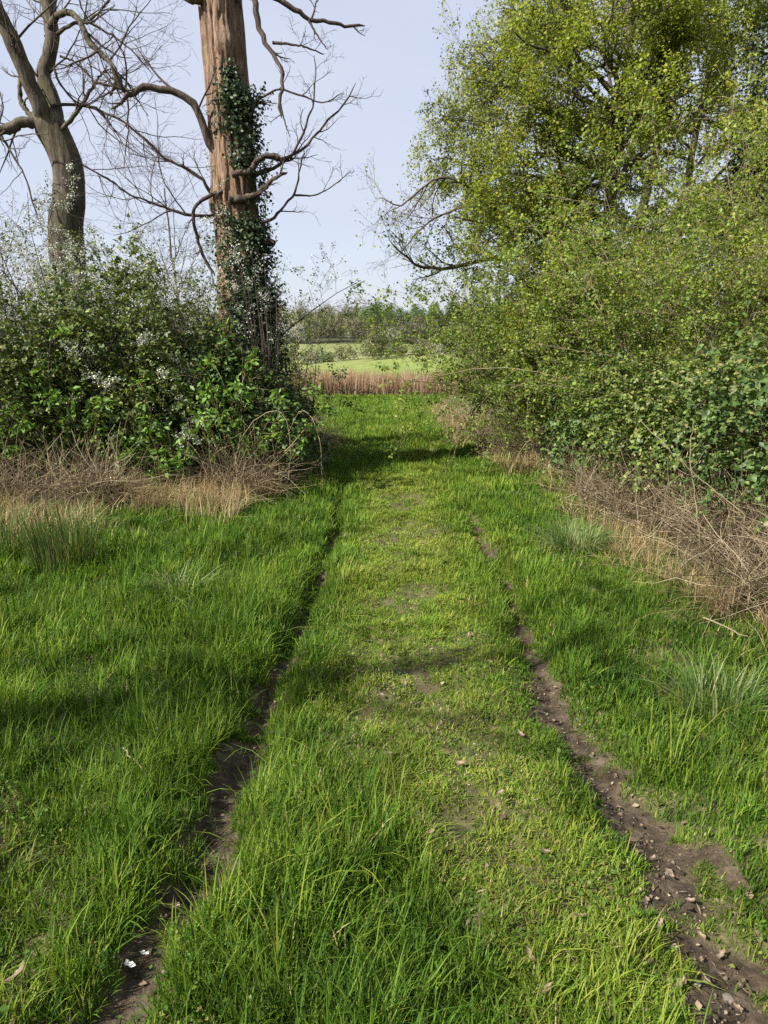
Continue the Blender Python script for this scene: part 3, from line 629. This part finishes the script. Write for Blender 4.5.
limb(dead, H((465, 372), (495, 362), (520, 345), (560, 328), (600, 300), (640, 260), (690, 205), (712, 165)), 10.8, .04, .008, dl, tw, .4, 7, .6)
limb(dead, H((465, 365), (495, 350), (530, 315), (575, 318), (605, 270), (625, 215), (632, 150), (628, 110)), 10.8, .038, .006, dl, tw, .2, 7, .6)
limb(dead, H((465, 350), (500, 340), (515, 318), (545, 310), (562, 318)), 10.6, .045, .03, dl, tw, -.1, 0)
limb(dead, H((460, 400), (490, 395), (520, 385), (545, 360), (575, 345)), 10.65, .06, .02, dl, tw, -.1, 3, .4)
limb(dead, H((465, 455), (500, 450), (540, 440), (565, 415), (590, 385), (600, 340), (610, 300)), 10.8, .034, .008, dl, tw, .2, 4, .5)
limb(dead, H((588, 390), (630, 390), (665, 372), (702, 342)), 11.0, .016, .005, dl, tw, .1, 3, .4)
limb(dead, H((455, 405), (425, 392), (405, 360), (370, 335), (335, 320), (305, 292), (275, 262)), 10.9, .034, .008, dl, tw, -.4, 8, .8)
limb(dead, H((460, 440), (425, 432), (370, 428), (320, 412), (290, 400), (255, 388), (225, 360)), 10.9, .034, .007, dl, tw, -.5, 9, .9)
limb(dead, H((448, 195), (422, 202), (430, 215), (418, 240), (440, 262)), 10.6, .02, .008, dl, tw, 0, 2, .4)
limb(dead, H((450, 380), (412, 395), (388, 420), (392, 470), (408, 515), (430, 552)), 10.7, .03, .02, dl, tw, 0, 3, .3)
limb(dead, H((405, -6), (375, -6), (350, -30)), 10.8, .08, .05, dl, tw, 0, 0)
# bracket stub and broken snags
for (za, an, L, r) in ((4.62, -.15, .3, .035), (4.35, -.1, .22, .03), (2.75, -.5, .35, .09), (2.62, -.7, .3, .07)):
    x0, y0 = trunk_line(za); P = grow(A([[x0 + .28 * math.cos(an), y0 + .28 * math.sin(an), za]]), A([[math.cos(an), math.sin(an), .25]]), A([L]), 5, .3)
    sg = MB(); tubes(sg, P, taper(A([r]), 6, .35), 7); sg.build('snag', dl, dead)
# ivy
def ivy_on_trunk(n, zr, ar, off=.07, k=7, dens=None):
    z = ru(zr[0], zr[1], n); a = rng.normal(ar[0], ar[1], n)
    x0, y0 = trunk_line(z); r = trunk_rad(z) + ru(.01, off, n)
    P = np.stack([x0 + r * np.cos(a), y0 + r * np.sin(a), z], -1); d = np.stack([np.cos(a), np.sin(a), 0 * a + .2], -1)
    return P, d
iv = MB()
for (n, zr, ar, off) in ((190, (3.75, 4.75), (-.78, .34), .22), (60, (4.5, 5.0), (-1.25, .16), .08), (70, (2.7, 3.9), (-.3, .3), .14), (420, (1.2, 3.0), (-.75, .55), .16), (420, (.2, 2.2), (-.7, .8), .3), (50, (2.2, 3.2), (-1.8, .4), .06)):
    P, d = ivy_on_trunk(n, zr, ar, off); leaf_clumps(iv, P, d, 11, .065, .05, .046, .8, .35, .6)
iv.build('ivy', M['ivy'], dead)
P, d = ivy_on_trunk(80, (1.4, 2.7), (-.9, .5), .42); b = MB(); leaf_clumps(b, P, d, 22, .055, .02, .02, .5, .4, .9)
# the blossom grows on a blackthorn branch against the trunk
bb = thing('blackthorn_branch', 'spray of white blackthorn blossom against the ivy on the dead trunk', 'blossom branch', (DT[0] + .5, DT[1] - .75, float(gz(DT[0] + .5, DT[1] - .75))))
b.build('blossom', M['blossom'], bb)
s = MB(); Pb = P[rng.choice(len(P), 26, False)]; P0 = np.tile(A(bb.location), (26, 1)); t = np.linspace(0, 1, 8)[None, :, None]
cv = P0[:, None] * (1 - t) + Pb[:, None] * t + np.sin(t * 3.1) * A([.05, -.2, 0]) + rn(26, 8, 3) * .015
cv[:, 0] = P0; tubes(s, cv, taper(np.full(26, .009), 8, .3), 4); s.build('stem', tw, bb)

# ------------------------------------------------------------------ the living grey tree on the left
LT = W(66, 250, 12.5); lz = float(gz(LT[0], LT[1]))
lt = thing('bare_tree', 'leafless grey tree with forked leaning limbs at the upper left', 'tree', (LT[0], LT[1], lz))
base = A([LT[0], LT[1], lz - .2])
pl = np.vstack([base, smooth_line([base + A([0, 0, .6]), W(67, 250, 12.5), W(69, 200, 12.5), W(67, 165, 12.5), W(52, 130, 12.5), W(40, 112, 12.5)], 30)])
rad_ = np.interp(np.linspace(0, 1, 31), [0, .1, .5, .72, .85, 1], [.36, .30, .25, .25, .27, .17])
nA = 28; m = MB(); a = np.arange(nA) * 2 * math.pi / nA
T = unit(np.gradient(pl, axis=0)); U = unit(np.cross(T, A([0, 1., 0]))); Vv = np.cross(T, U)
nn = noise3(np.stack([np.cos(a)[None] * 2.5 + 0 * rad_[:, None], np.sin(a)[None] * 2.5 + 0 * rad_[:, None], pl[:, 2:3] * .8 + 0 * a[None]], -1))
ring = pl[:, None] + (rad_[:, None] * (1 + .28 * (nn - .5)))[..., None] * (np.cos(a)[None, :, None] * U[:, None] + np.sin(a)[None, :, None] * Vv[:, None])
idx = np.arange(31 * nA).reshape(31, nA)
m.add(ring, np.stack([idx[:-1], np.roll(idx, -1, 1)[:-1], np.roll(idx, -1, 1)[1:], idx[1:]], -1).reshape(-1, 4)); m.build('trunk', M['bark'], lt, smooth=True)
bk = M['bark']
Q = lambda *a: [(x * 200 / 768, y * 260 / 998) for x, y in a]
limb(lt, Q((225, 600), (185, 500), (150, 400), (90, 260), (40, 140), (-20, 30), (-60, -60)), 12.5, .16, .11, bk, tw, -.6, 6, 1.2)
limb(lt, Q((235, 600), (215, 520), (205, 400), (165, 290), (190, 220), (200, 130), (185, 30), (165, -60)), 12.5, .13, .1, bk, tw, .4, 5, 1.1)
limb(lt, Q((195, 150), (190, 60), (200, -40), (215, -90)), 12.8, .1, .07, bk, tw, .2, 4, 1.)
limb(lt, Q((190, 510), (130, 470), (70, 478), (20, 495), (-50, 490), (-120, 500)), 12.4, .10, .07, bk, tw, -.3, 6, 1.2)
limb(lt, Q((160, 480), (105, 430), (78, 390), (75, 335), (85, 290)), 12.6, .05, .03, bk, tw, .2, 2, .5)
limb(lt, Q((190, 110), (230, 50), (280, 55), (315, 95), (340, 160), (400, 220), (445, 275), (470, 330), (500, 365)), 12.6, .055, .03, bk, tw, -.9, 9, 1.1)
limb(lt, Q((445, 280), (440, 330), (420, 370)), 11.8, .035, .015, bk, tw, 0, 2, .5)
limb(lt, Q((220, 130), (280, 95), (340, 88), (420, 130), (500, 190), (590, 290)), 12.6, .035, .008, bk, tw, -.4, 12, 1.1)
limb(lt, Q((330, 90), (380, 45), (420, 0), (450, -60)), 12.5, .025, .01, bk, tw, -.2, 7, 1.)
limb(lt, Q((205, 520), (262, 470), (300, 420), (350, 345), (370, 320), (440, 330), (490, 350)), 12.4, .04, .018, bk, tw, -.5, 9, 1.)
limb(lt, Q((365, 320), (390, 285), (440, 255)), 12.3, .022, .008, bk, tw, -.2, 5, .7)
limb(lt, Q((200, 410), (235, 400), (320, 405), (400, 430), (490, 480), (560, 540), (620, 600), (700, 640), (768, 690)), 12.5, .03, .008, bk, tw, -.6, 14, 1.1)
limb(lt, Q((230, 215), (290, 240), (350, 300)), 12.5, .022, .008, bk, tw, 0, 6, .8)
limb(lt, Q((210, 265), (225, 310), (290, 390), (380, 420), (440, 500), (480, 560)), 12.5, .024, .006, bk, tw, -.3, 10, .9)
limb(lt, Q((130, 450), (180, 100), (150, 60), (100, 0)), 12.7, .02, .008, bk, tw, .3, 7, .9)
limb(lt, Q((-40, 490), (0, 520), (40, 580), (100, 690), (150, 850)), 12.2, .03, .008, bk, tw, -.2, 8, .9)
limb(lt, Q((215, 560), (330, 640), (420, 690), (520, 760), (600, 790)), 13.2, .022, .006, bk, tw, .3, 12, 1.1)

# ------------------------------------------------------------------ generic trees
TRUNK = {}
def tree(name, label, cat, x, y, h, r0, spec, trunk_mat, leaf=None, lean=(0, 0), group=None, t1=.3, leafk=(4, 6), Ls=(.045, .04), seedlen=.42, droop=-.01, leaf_t=(.2, 1.), sides=10, spread=.05, forks=None, up=.1, low_cut=None, cull=None):
    z = float(gz(x, y)); o = thing(name, label, cat, (x, y, z), group)
    P = grow(A([[x, y, z - .1]]), A([[lean[0], lean[1], 1.]]), A([h]), 14, .06, (0, 0, .03)); Rr = taper(A([r0]), 15, .3)
    TRUNK[name] = P[0].copy()
    mb = MB(); tubes(mb, P, Rr, sides); mb.build('trunk', trunk_mat, o, smooth=True)
    L = A([h]); bm = MB(); last = None
    for li, (k, lf, ang, rf, wander, n) in enumerate(spec):
        p, d, r, t, ip = sprout(P, Rr, k, t1 if li == 0 else .15, 1., ang, flat=.3, up=up if li == 0 else .0)
        Ln = L[ip] * lf * ru(.6, 1.2, len(p)) * (1 - .35 * t)
        P = grow(p, d, Ln, n, wander, (0, 0, droop)); Rr = taper(r * rf, n + 1, .3); Rr = np.maximum(Rr, .0024); L = Ln
        if cull is not None:
            kk = cull(P[:, -1]); P, Rr, L = P[kk], Rr[kk], L[kk]
        tubes(bm, P, Rr, 6 if li == 0 else (4 if li == 1 else 3))
    bm.build('branch', M['twig'] if trunk_mat is not M['trunk_r'] else M['trunk_r'], o)
    if leaf is not None:
        p, d, r, t, ip = sprout(P, Rr, leafk[0], *leaf_t, (40, 80))
        lm = MB(); c = np.repeat(p, leafk[1], 0); dd = np.repeat(d, leafk[1], 0); n = len(c)
        pp = c + rn(n, 3) * spread; s = ru(.5, 1.3, n)
        leaves(lm, pp, A([0, 0, .7]) + rn(n, 3) * .6, dd + rn(n, 3) * .8 + A([0, 0, -.3]), Ls[0] * s, Ls[1] * s)
        lm.build('crown', leaf, o)
    return o
SP = [(24, .40, (50, 90), .5, .16, 8), (12, .42, (30, 70), .5, .2, 6), (9, .45, (30, 70), .55, .22, 5), (5, .5, (30, 65), .6, .25, 3)]
mt = tree('maple_tree', 'spreading tree with fresh yellow green leaves arching over the track', 'tree', 4.1, 13.2, 9.0, .15, SP, M['trunk_r'], M['maple'], (-.06, 0), leafk=(1, 7), Ls=(.05, .045), t1=.16, spread=.05, cull=lambda E: E[:, 0] > 1.0 - .12 * np.clip(E[:, 2] - 3, 0, 5))
F = lambda *a: [(370 + x * .518, y * .518) for x, y in a]
tr, ml = M['trunk_r'], M['maple']
kw = dict(leaf=ml, sub=8, lk=(1, 7), wander=.2, trop=(0, 0, 0))
limb(mt, F((470, 420), (460, 330), (455, 270), (430, 235), (385, 232), (330, 215), (280, 225)), 13.0, .09, .02, tr, tr, -.6, 24, 1.1, **kw)
limb(mt, F((455, 520), (440, 495), (340, 490), (230, 500), (140, 520), (80, 505), (35, 460)), 13.0, .08, .01, tr, tr, -.4, 14, .8, leaf=ml, lk=(1, 2), sub=6, wander=.2)
limb(mt, F((450, 420), (360, 390), (260, 385), (215, 380), (165, 345), (120, 350), (60, 395), (20, 380)), 13.2, .06, .009, tr, tr, .3, 18, .8, leaf=ml, lk=(1, 1), sub=6, wander=.2)
limb(mt, F((215, 385), (150, 410), (100, 440), (50, 500)), 13.4, .03, .008, tr, tr, .2, 10, .7, sub=6, wander=.2)
limb(mt, F((440, 420), (360, 420), (280, 440), (210, 470)), 12.6, .045, .009, tr, tr, -.5, 22, .9, **kw)
limb(mt, F((440, 330), (380, 300), (290, 300), (200, 320), (150, 305), (125, 310)), 13.4, .05, .009, tr, tr, .5, 24, .9, **kw)
limb(mt, F((440, 360), (370, 345), (300, 340), (230, 330)), 12.8, .045, .009, tr, tr, -.7, 22, .9, **kw)
limb(mt, F((430, 200), (340, 160), (250, 170), (210, 205), (180, 205)), 13.6, .05, .009, tr, tr, .4, 26, 1., **kw)
limb(mt, F((430, 250), (340, 240), (270, 240), (205, 250)), 13.2, .05, .009, tr, tr, -.4, 24, .9, **kw)
limb(mt, F((430, 150), (350, 110), (270, 100), (245, 115), (225, 140)), 13.8, .05, .009, tr, tr, .4, 24, 1., **kw)
limb(mt, F((430, 90), (360, 50), (320, 55), (300, 80)), 13.4, .05, .009, tr, tr, .4, 20, 1., **kw)
limb(mt, F((480, 300), (520, 200), (540, 120), (580, 60), (640, 20)), 12.9, .06, .012, tr, tr, -.7, 26, 1., **kw)
limb(mt, F((470, 260), (480, 170), (450, 90), (470, 20), (500, -40)), 12.9, .06, .012, tr, tr, -.7, 26, 1., **kw)
limb(mt, F((490, 330), (560, 260), (620, 220), (690, 200)), 12.7, .05, .01, tr, tr, -.6, 24, .9, **kw)
limb(mt, F((470, 180), (400, 110), (360, 40), (330, -30)), 13.0, .05, .01, tr, tr, -.3, 24, 1., **kw)
tree('maple_tree', 'second yellow green tree at the right frame edge', 'tree', 5.9, 10.2, 6.4, .12, SP, M['trunk_r'], M['maple'], (0, 0), leafk=(1, 5), Ls=(.045, .04), t1=.2, spread=.045)
tree('maple_tree', 'third yellow green tree between the spreading one and the ivy clad tree', 'tree', 5.6, 15.5, 8.5, .14, SP, M['trunk_r'], M['maple'], (0, 0), leafk=(1, 5), Ls=(.055, .05), t1=.2, spread=.05)
SB = [(12, .5, (40, 80), .5, .2, 8), (9, .5, (30, 70), .5, .24, 7), (8, .45, (30, 70), .55, .26, 5), (4, .5, (30, 65), .6, .28, 3)]
tree('bare_oak', 'bare twigged oak rising behind the yellow green tree', 'tree', 6.2, 19.0, 13.5, .16, SB, M['trunk_r'], M['maple'], (-.03, 0), t1=.3, leafk=(1, 1), Ls=(.05, .04), cull=lambda E: E[:, 0] > 1.2)
# the ivy clad tree
it = tree('ivy_tree', 'dark ivy clad tree behind the leaves at the upper right', 'tree', 5.75, 12.0, 9.4, .16, [(7, .3, (50, 80), .5, .15, 6), (5, .5, (30, 70), .5, .2, 4)], M['trunk_r'], None)
m = MB(); n = 1500; z = ru(3.5, 9.0, n); a = ru(0, 6.283, n); lump = noise3(np.stack([np.cos(a) * 1.5, np.sin(a) * 1.5, z * .8], -1))
r = (.3 + 1.9 * lump ** 1.5 * sstep(4.2, 6.2, z)) * ru(.55, 1., n); tp = TRUNK['ivy_tree']; zz_ = z + gz(5.75, 12.0)
P = np.stack([np.interp(zz_, tp[:, 2], tp[:, 0]) + r * np.cos(a), np.interp(zz_, tp[:, 2], tp[:, 1]) + r * np.sin(a), zz_], -1)
leaf_clumps(m, P, np.stack([np.cos(a), np.sin(a), 0 * a], -1), 14, .12, .052, .048, .7, .4, .7); m.build('ivy', M['ivy'], it)
tree('bare_oak', 'leafless tree standing beside the track just outside the left frame edge', 'tree', -6.5, .7, 8.2, .085, [(11, .42, (45, 85), .5, .16, 8), (8, .45, (30, 70), .5, .2, 6), (6, .45, (30, 70), .55, .22, 5), (3, .5, (30, 65), .6, .25, 3)], M['bark'], None, t1=.4)
# thin bare trees far behind the left bank
SL = [(9, .4, (30, 60), .5, .15, 7), (7, .45, (25, 60), .55, .2, 6), (6, .5, (25, 60), .6, .2, 4)]
tree('slender_tree', 'slender leafless tree behind the left bank, left of the grey tree', 'tree', -9.0, 15.5, 7.5, .07, SL, M['bark'], None, t1=.25)
tree('slender_tree', 'slender leafless tree behind the left bank, between the two big trunks', 'tree', -5.0, 17.5, 6.0, .05, SL, M['bark'], None, t1=.25)

# ------------------------------------------------------------------ the reeds, the fields' bushes and the far wood
rd = MB(); n = 34000; x = ru(-16, 16, n); y = 40.5 + .12 * x * (fb(x, x * 0, .2, 71) - .3) + ru(0, 6, n) ** 1.0
blades(rd, x, y, 1.6 * ru(.65, 1.15, n) * (.55 + .5 * n2(x, y, .5, 72) + .4 * n2(x, y, 2.2, 74)), ru(.010, .032, n), np.clip(.45 + .5 * (fb(x, y, .5, 73) - .5) + .2 * rn(n), 0, 1), .12)
kind(rd.build('reeds', M['reed'], attr='v'), 'stuff', 'strip of reddish brown dead reeds across the end of the track')

def far_tree(name, label, cat, loc, h, rw, n, L, mat, trunk=.12, group=None, shape=.6):
    o = thing(name, label, cat, (0, 0, 0), group)
    mb = MB(); c = A([0, 0, h * (1 - .5 * shape)]); k = n // 10
    d = unit(rn(k, 3)); s = ru(.35, 1., k) ** .5 * (.65 + .6 * noise3(d * 2.2 + rng.uniform(0, 50)))
    P = c + d * A([rw, rw, h * shape * .5]) * s[:, None]
    leaf_clumps(mb, P, d, 14, L * 1.3, L, L * .8, .4, .4, .8); mb.build('crown', mat, o)
    tb = MB(); T = grow(A([[0, 0, -.2]]), A([[0, 0, 1.]]), A([h * .85]), 8, .05); Rr = taper(A([trunk]), 9, .3); tubes(tb, T, Rr, 6)
    p, dd, r, t, ip = sprout(T, Rr, 10, .3, 1, (35, 70)); tubes(tb, grow(p, dd, rw * ru(.6, 1.1, len(p)), 5, .15, (0, 0, .06)), taper(r * .6, 6, .3), 4)
    tb.build('trunk', M['bark'], o); o.location = loc; return o
kinds = {
 'grey': ('far_tree', 'greyish leafless tree in the far wood', 'tree', 'M:far_grey', 11.5, 3.2, 2600, .36),
 'green': ('far_tree', 'fresh green tree at the top of the far wood', 'tree', 'M:far_green', 12, 2.7, 2200, .4),
 'dark': ('far_tree', 'dark purplish leafless tree at the far wood edge', 'tree', 'M:far_dark', 8.5, 4.2, 1500, .34),
 'olive': ('far_tree', 'olive brown budding tree in the far wood', 'tree', 'M:far_olive', 10, 3.4, 1500, .36),
 'white': ('far_tree', 'white blossoming tree at the far wood edge', 'tree', 'M:far_white', 6.5, 2.6, 1200, .3)}
protos = {}
def plant(kd, x, y, s=1., wide=1.):
    nm, lb, ct, mt, h, rw, n, L = kinds[kd]; loc = (x, y, float(gz(x, y)) - .1); rz = rng.uniform(0, 6.28)
    sc = (s * wide, s * wide, s * rng.uniform(.9, 1.12))
    if kd not in protos:
        o = far_tree(nm, lb, ct, loc, h, rw, n, L, M[mt[2:]], shape=.92, group=f'{kd} trees of the far wood'); protos[kd] = o; o.scale = sc
    else: o = dup(protos[kd], loc, rz, sc)
    return o
for i, x in enumerate(np.arange(-105, 106, 4.2)):
    kd = 'grey' if (x < -8 or rng.random() < .25) else ('olive' if rng.random() < .5 else 'dark')
    if x in (): pass
    plant(kd, x + rng.uniform(-1.5, 1.5), 266 + rng.uniform(-3, 8), rng.uniform(.85, 1.1))
for x in (-38, -34.5, -31, 3.5, 30, 26, 52, -66): plant('white', x, 262 + rng.uniform(-1, 1), rng.uniform(.9, 1.2))
for x in (8.5, 12.5): plant('dark', x, 261, 1.0)
for i, x in enumerate(np.arange(-110, 111, 4.6)):
    plant('olive' if x < -12 else 'green', x + rng.uniform(-2, 2), 292 + rng.uniform(-6, 10), rng.uniform(.95, 1.2))
for i, x in enumerate(np.arange(-120, 121, 5.6)):
    plant('grey' if x < -5 else 'green', x + rng.uniform(-2, 2), 335 + rng.uniform(-10, 14), rng.uniform(1., 1.25))
# bushes of the field hedge
fh = None
def field_bush(label, x, y, h, rw, mat, n=1100, L=.28):
    return far_tree('field_bush', label, 'bush', (x, y, float(gz(x, y)) - .2), h, rw, n, L, mat, .06, shape=.95)
field_bush('lone round olive tree standing above the field hedge', -1.8, 152, 7.4, 3.0, M['far_olive'], 1800, .3)
for i, x in enumerate(np.arange(-34, 36, 4.2)):
    f = field_bush('low bush in the hedge between the two far fields', x + rng.uniform(-1, 1), 158 + rng.uniform(-2, 2) + .12 * abs(x), rng.uniform(2.6, 4.4), rng.uniform(2.2, 3.2), M[['far_olive', 'far_grey', 'far_green'][i % 3]])
    f['group'] = 'bushes of the hedge between the far fields'
for x in (12.5, 15): field_bush('pale blossoming bush at the right end of the field hedge', x, 154, 2.8, 1.8, M['far_white'], 700)['group'] = 'pale bushes at the end of the field hedge'

# ------------------------------------------------------------------ small things on the ground
def dead_leaf(label, x, y, s, mat, group=None, name='fallen_leaf', lift=.02):
    k = 9; a = np.linspace(0, 2 * math.pi, 14, endpoint=False)
    rr = s * (.6 + .22 * np.cos(2 * a) + .13 * np.cos(5 * a + rng.uniform(0, 6)))
    px_, py_ = rr * np.cos(a), rr * .75 * np.sin(a); cz = .35 * (px_ ** 2) / s + .25 * np.abs(py_) + rn(14) * s * .05
    V = np.vstack([[0, 0, 0], np.stack([px_, py_, cz], -1)]); i = np.arange(14)
    Vb = V - A([0, 0, .0012]); tr = np.stack([0 * i, i + 1, (i + 1) % 14 + 1], -1)
    mb = MB(); mb.add(V, tris=tr); mb.add(Vb, tris=tr[:, ::-1]); e = np.stack([i + 1, (i + 1) % 14 + 1, (i + 1) % 14 + 16, i + 16], -1)
    mb.q.append(e)
    o = mb.build(name, mat); o.location = (x, y, float(gz(x, y)) + lift)
    o.rotation_euler = (rng.uniform(-.4, .4), rng.uniform(-.4, .4), rng.uniform(0, 6.28)); return tag(o, label, 'leaf', group)
M['leaf_brown'] = leaf_mat('dead_leaf_brown', [(0, (.16, .11, .07)), (1, (.34, .26, .18))], trans=.15, clump=20)
M['leaf_white'] = leaf_mat('pale_petal', [(0, (.6, .6, .55)), (1, (.7, .7, .66))], trans=.2, clump=20)
def ground_at(px, py):
    lo, hi = .3, 60.
    for _ in range(50):
        mid = (lo + hi) / 2; p = W(px, py, mid)
        if p[2] > gz(p[0], p[1]): lo = mid
        else: hi = mid
    p = W(px, py, lo); return p[0], p[1]
x, y = ground_at(131, 972); dead_leaf('white petal lying flat in the left rut, the left of the two', x, y, .022, M['leaf_white'], name='white_petal', lift=.03)
x, y = ground_at(146, 962); dead_leaf('white petal tilted up in the left rut, the right of the two', x, y, .017, M['leaf_white'], name='white_petal', lift=.035)
x, y = ground_at(173, 911); dead_leaf('crinkled tan dead leaf in the dark left rut above the petals', x, y, .03, M['leaf_brown'], lift=.02)
x, y = ground_at(18, 990); dead_leaf('crinkled dead leaf in the lower left corner', x, y, .04, M['leaf_brown'], lift=.05)
for (px_, py_) in ((652, 862), (670, 880), (625, 755), (592, 758), (640, 830), (690, 905), (700, 940), (720, 960), (735, 1012), (680, 990), (600, 720), (570, 702), (555, 690), (660, 930), (630, 800), (615, 780), (705, 985), (645, 905)):
    x, y = ground_at(px_, py_); dead_leaf('small dead leaf lying in the muddy right rut', x, y, rng.uniform(.012, .028), M['leaf_brown'], 'dead leaves in the right rut')
for (px_, py_) in ((485, 875), (530, 965), (545, 1000), (378, 872), (545, 860), (580, 925), (405, 690), (460, 770), (500, 800), (440, 730), (390, 760), (520, 740), (360, 800), (430, 840), (300, 800), (468, 640), (420, 620), (380, 700)):
    x, y = ground_at(px_, py_); dead_leaf('small dead leaf on the worn grass between the ruts', x, y, rng.uniform(.014, .03), M['leaf_brown'], 'dead leaves between the ruts', lift=.035)
M['stone'] = bark_mat('pebble_stone', [(.3, (.08, .065, .05)), (.6, (.15, .125, .1)), (.8, (.22, .2, .17))], sc=(30, 30, 30), bump=.2)
for (px_, py_, s) in ((668, 874, .010), (592, 757, .012), (728, 1000, .014), (697, 985, .010), (578, 720, .009)):
    x, y = ground_at(px_, py_); d = unit(rn(60, 3)); import bmesh
    bm_ = bmesh.new(); bmesh.ops.create_icosphere(bm_, subdivisions=2, radius=1)
    k = rng.uniform(0, 9)
    for v in bm_.verts: v.co *= s * (.75 + .6 * float(noise3(A(v.co) * 1.5 + k))); v.co.z *= .6
    me = bpy.data.meshes.new('pebble'); bm_.to_mesh(me); bm_.free(); me.materials.append(M['stone'])
    o = bpy.data.objects.new('pebble', me); C.objects.link(o); o.location = (x, y, float(gz(x, y)) + .004); tag(o, 'small grey pebble in the muddy right rut', 'pebble', 'pebbles in the right rut')
def stick(label, pa, pb, r, lift=.06, name='fallen_stick'):
    a, b = ground_at(*pa), ground_at(*pb); P = np.linspace(A([*a, float(gz(*a)) + lift]), A([*b, float(gz(*b)) + lift * .8]), 7); P[1:-1] += rn(5, 3) * r * 1.2
    P -= P[0]; mb = MB(); tubes(mb, P[None], taper(A([r]), 7, .5), 6); o = mb.build(name, M['pale_twig']); o.location = (*a, float(gz(*a)) + lift); return tag(o, label, 'stick')
stick('thin pale stick lying on the grass left of the rut', (124, 760), (148, 785), .004)
stick('thin bare stick lying across the edge of the right hedge grass', (700, 640), (745, 655), .006, .15)
stick('short pale stick in the left verge beside the mud', (75, 800), (82, 832), .003)

# ------------------------------------------------------------------ single dead bramble canes arching out of the hedges
def cane(label, pts, r=.007, group=None):
    P = smooth_line([W(*p) for p in pts], 26); P[1:-1] += rn(24, 3) * .004
    a = P[0].copy(); a[2] = float(gz(a[0], a[1])) - .02; P = np.vstack([a, P])
    o = thing('bramble_cane', label, 'cane', tuple(a)); m_ = MB(); Rr = taper(A([r]), 27, .35); tubes(m_, P[None], Rr, 5)
    p, d, rr_, t, ip = sprout(P[None], Rr, 4, .4, 1., (30, 60)); tubes(m_, grow(p, d, ru(.12, .3, 4), 4, .2, (0, 0, -.05)), taper(rr_ * .6, 5, .4), 4)
    m_.build('stem', M['pale_twig'], o)
cane('long pale dead cane arching over the grass at the left bank corner', [(285, 440, 9.3), (300, 412, 9.2), (313, 420, 9.0), (321, 450, 8.9), (322, 488, 8.8)])
cane('pale dead cane bending forward in front of the left bramble corner', [(235, 450, 8.9), (255, 420, 8.7), (280, 412, 8.5), (290, 440, 8.4), (288, 480, 8.35)])
cane('straight pale dead cane leaning across the brown stalks of the right bank', [(745, 515, 5.0), (720, 495, 5.1), (690, 470, 5.2), (665, 445, 5.3), (640, 420, 5.5)], .006)
cane('pale dead cane standing up out of the stalks on the right bank', [(700, 545, 5.2), (695, 500, 5.3), (690, 455, 5.4), (694, 420, 5.5)], .006)
cane('thin dead cane hanging over the left foot of the right hedge', [(560, 470, 9.2), (545, 440, 9.0), (525, 445, 8.9), (508, 478, 8.8)], .006)
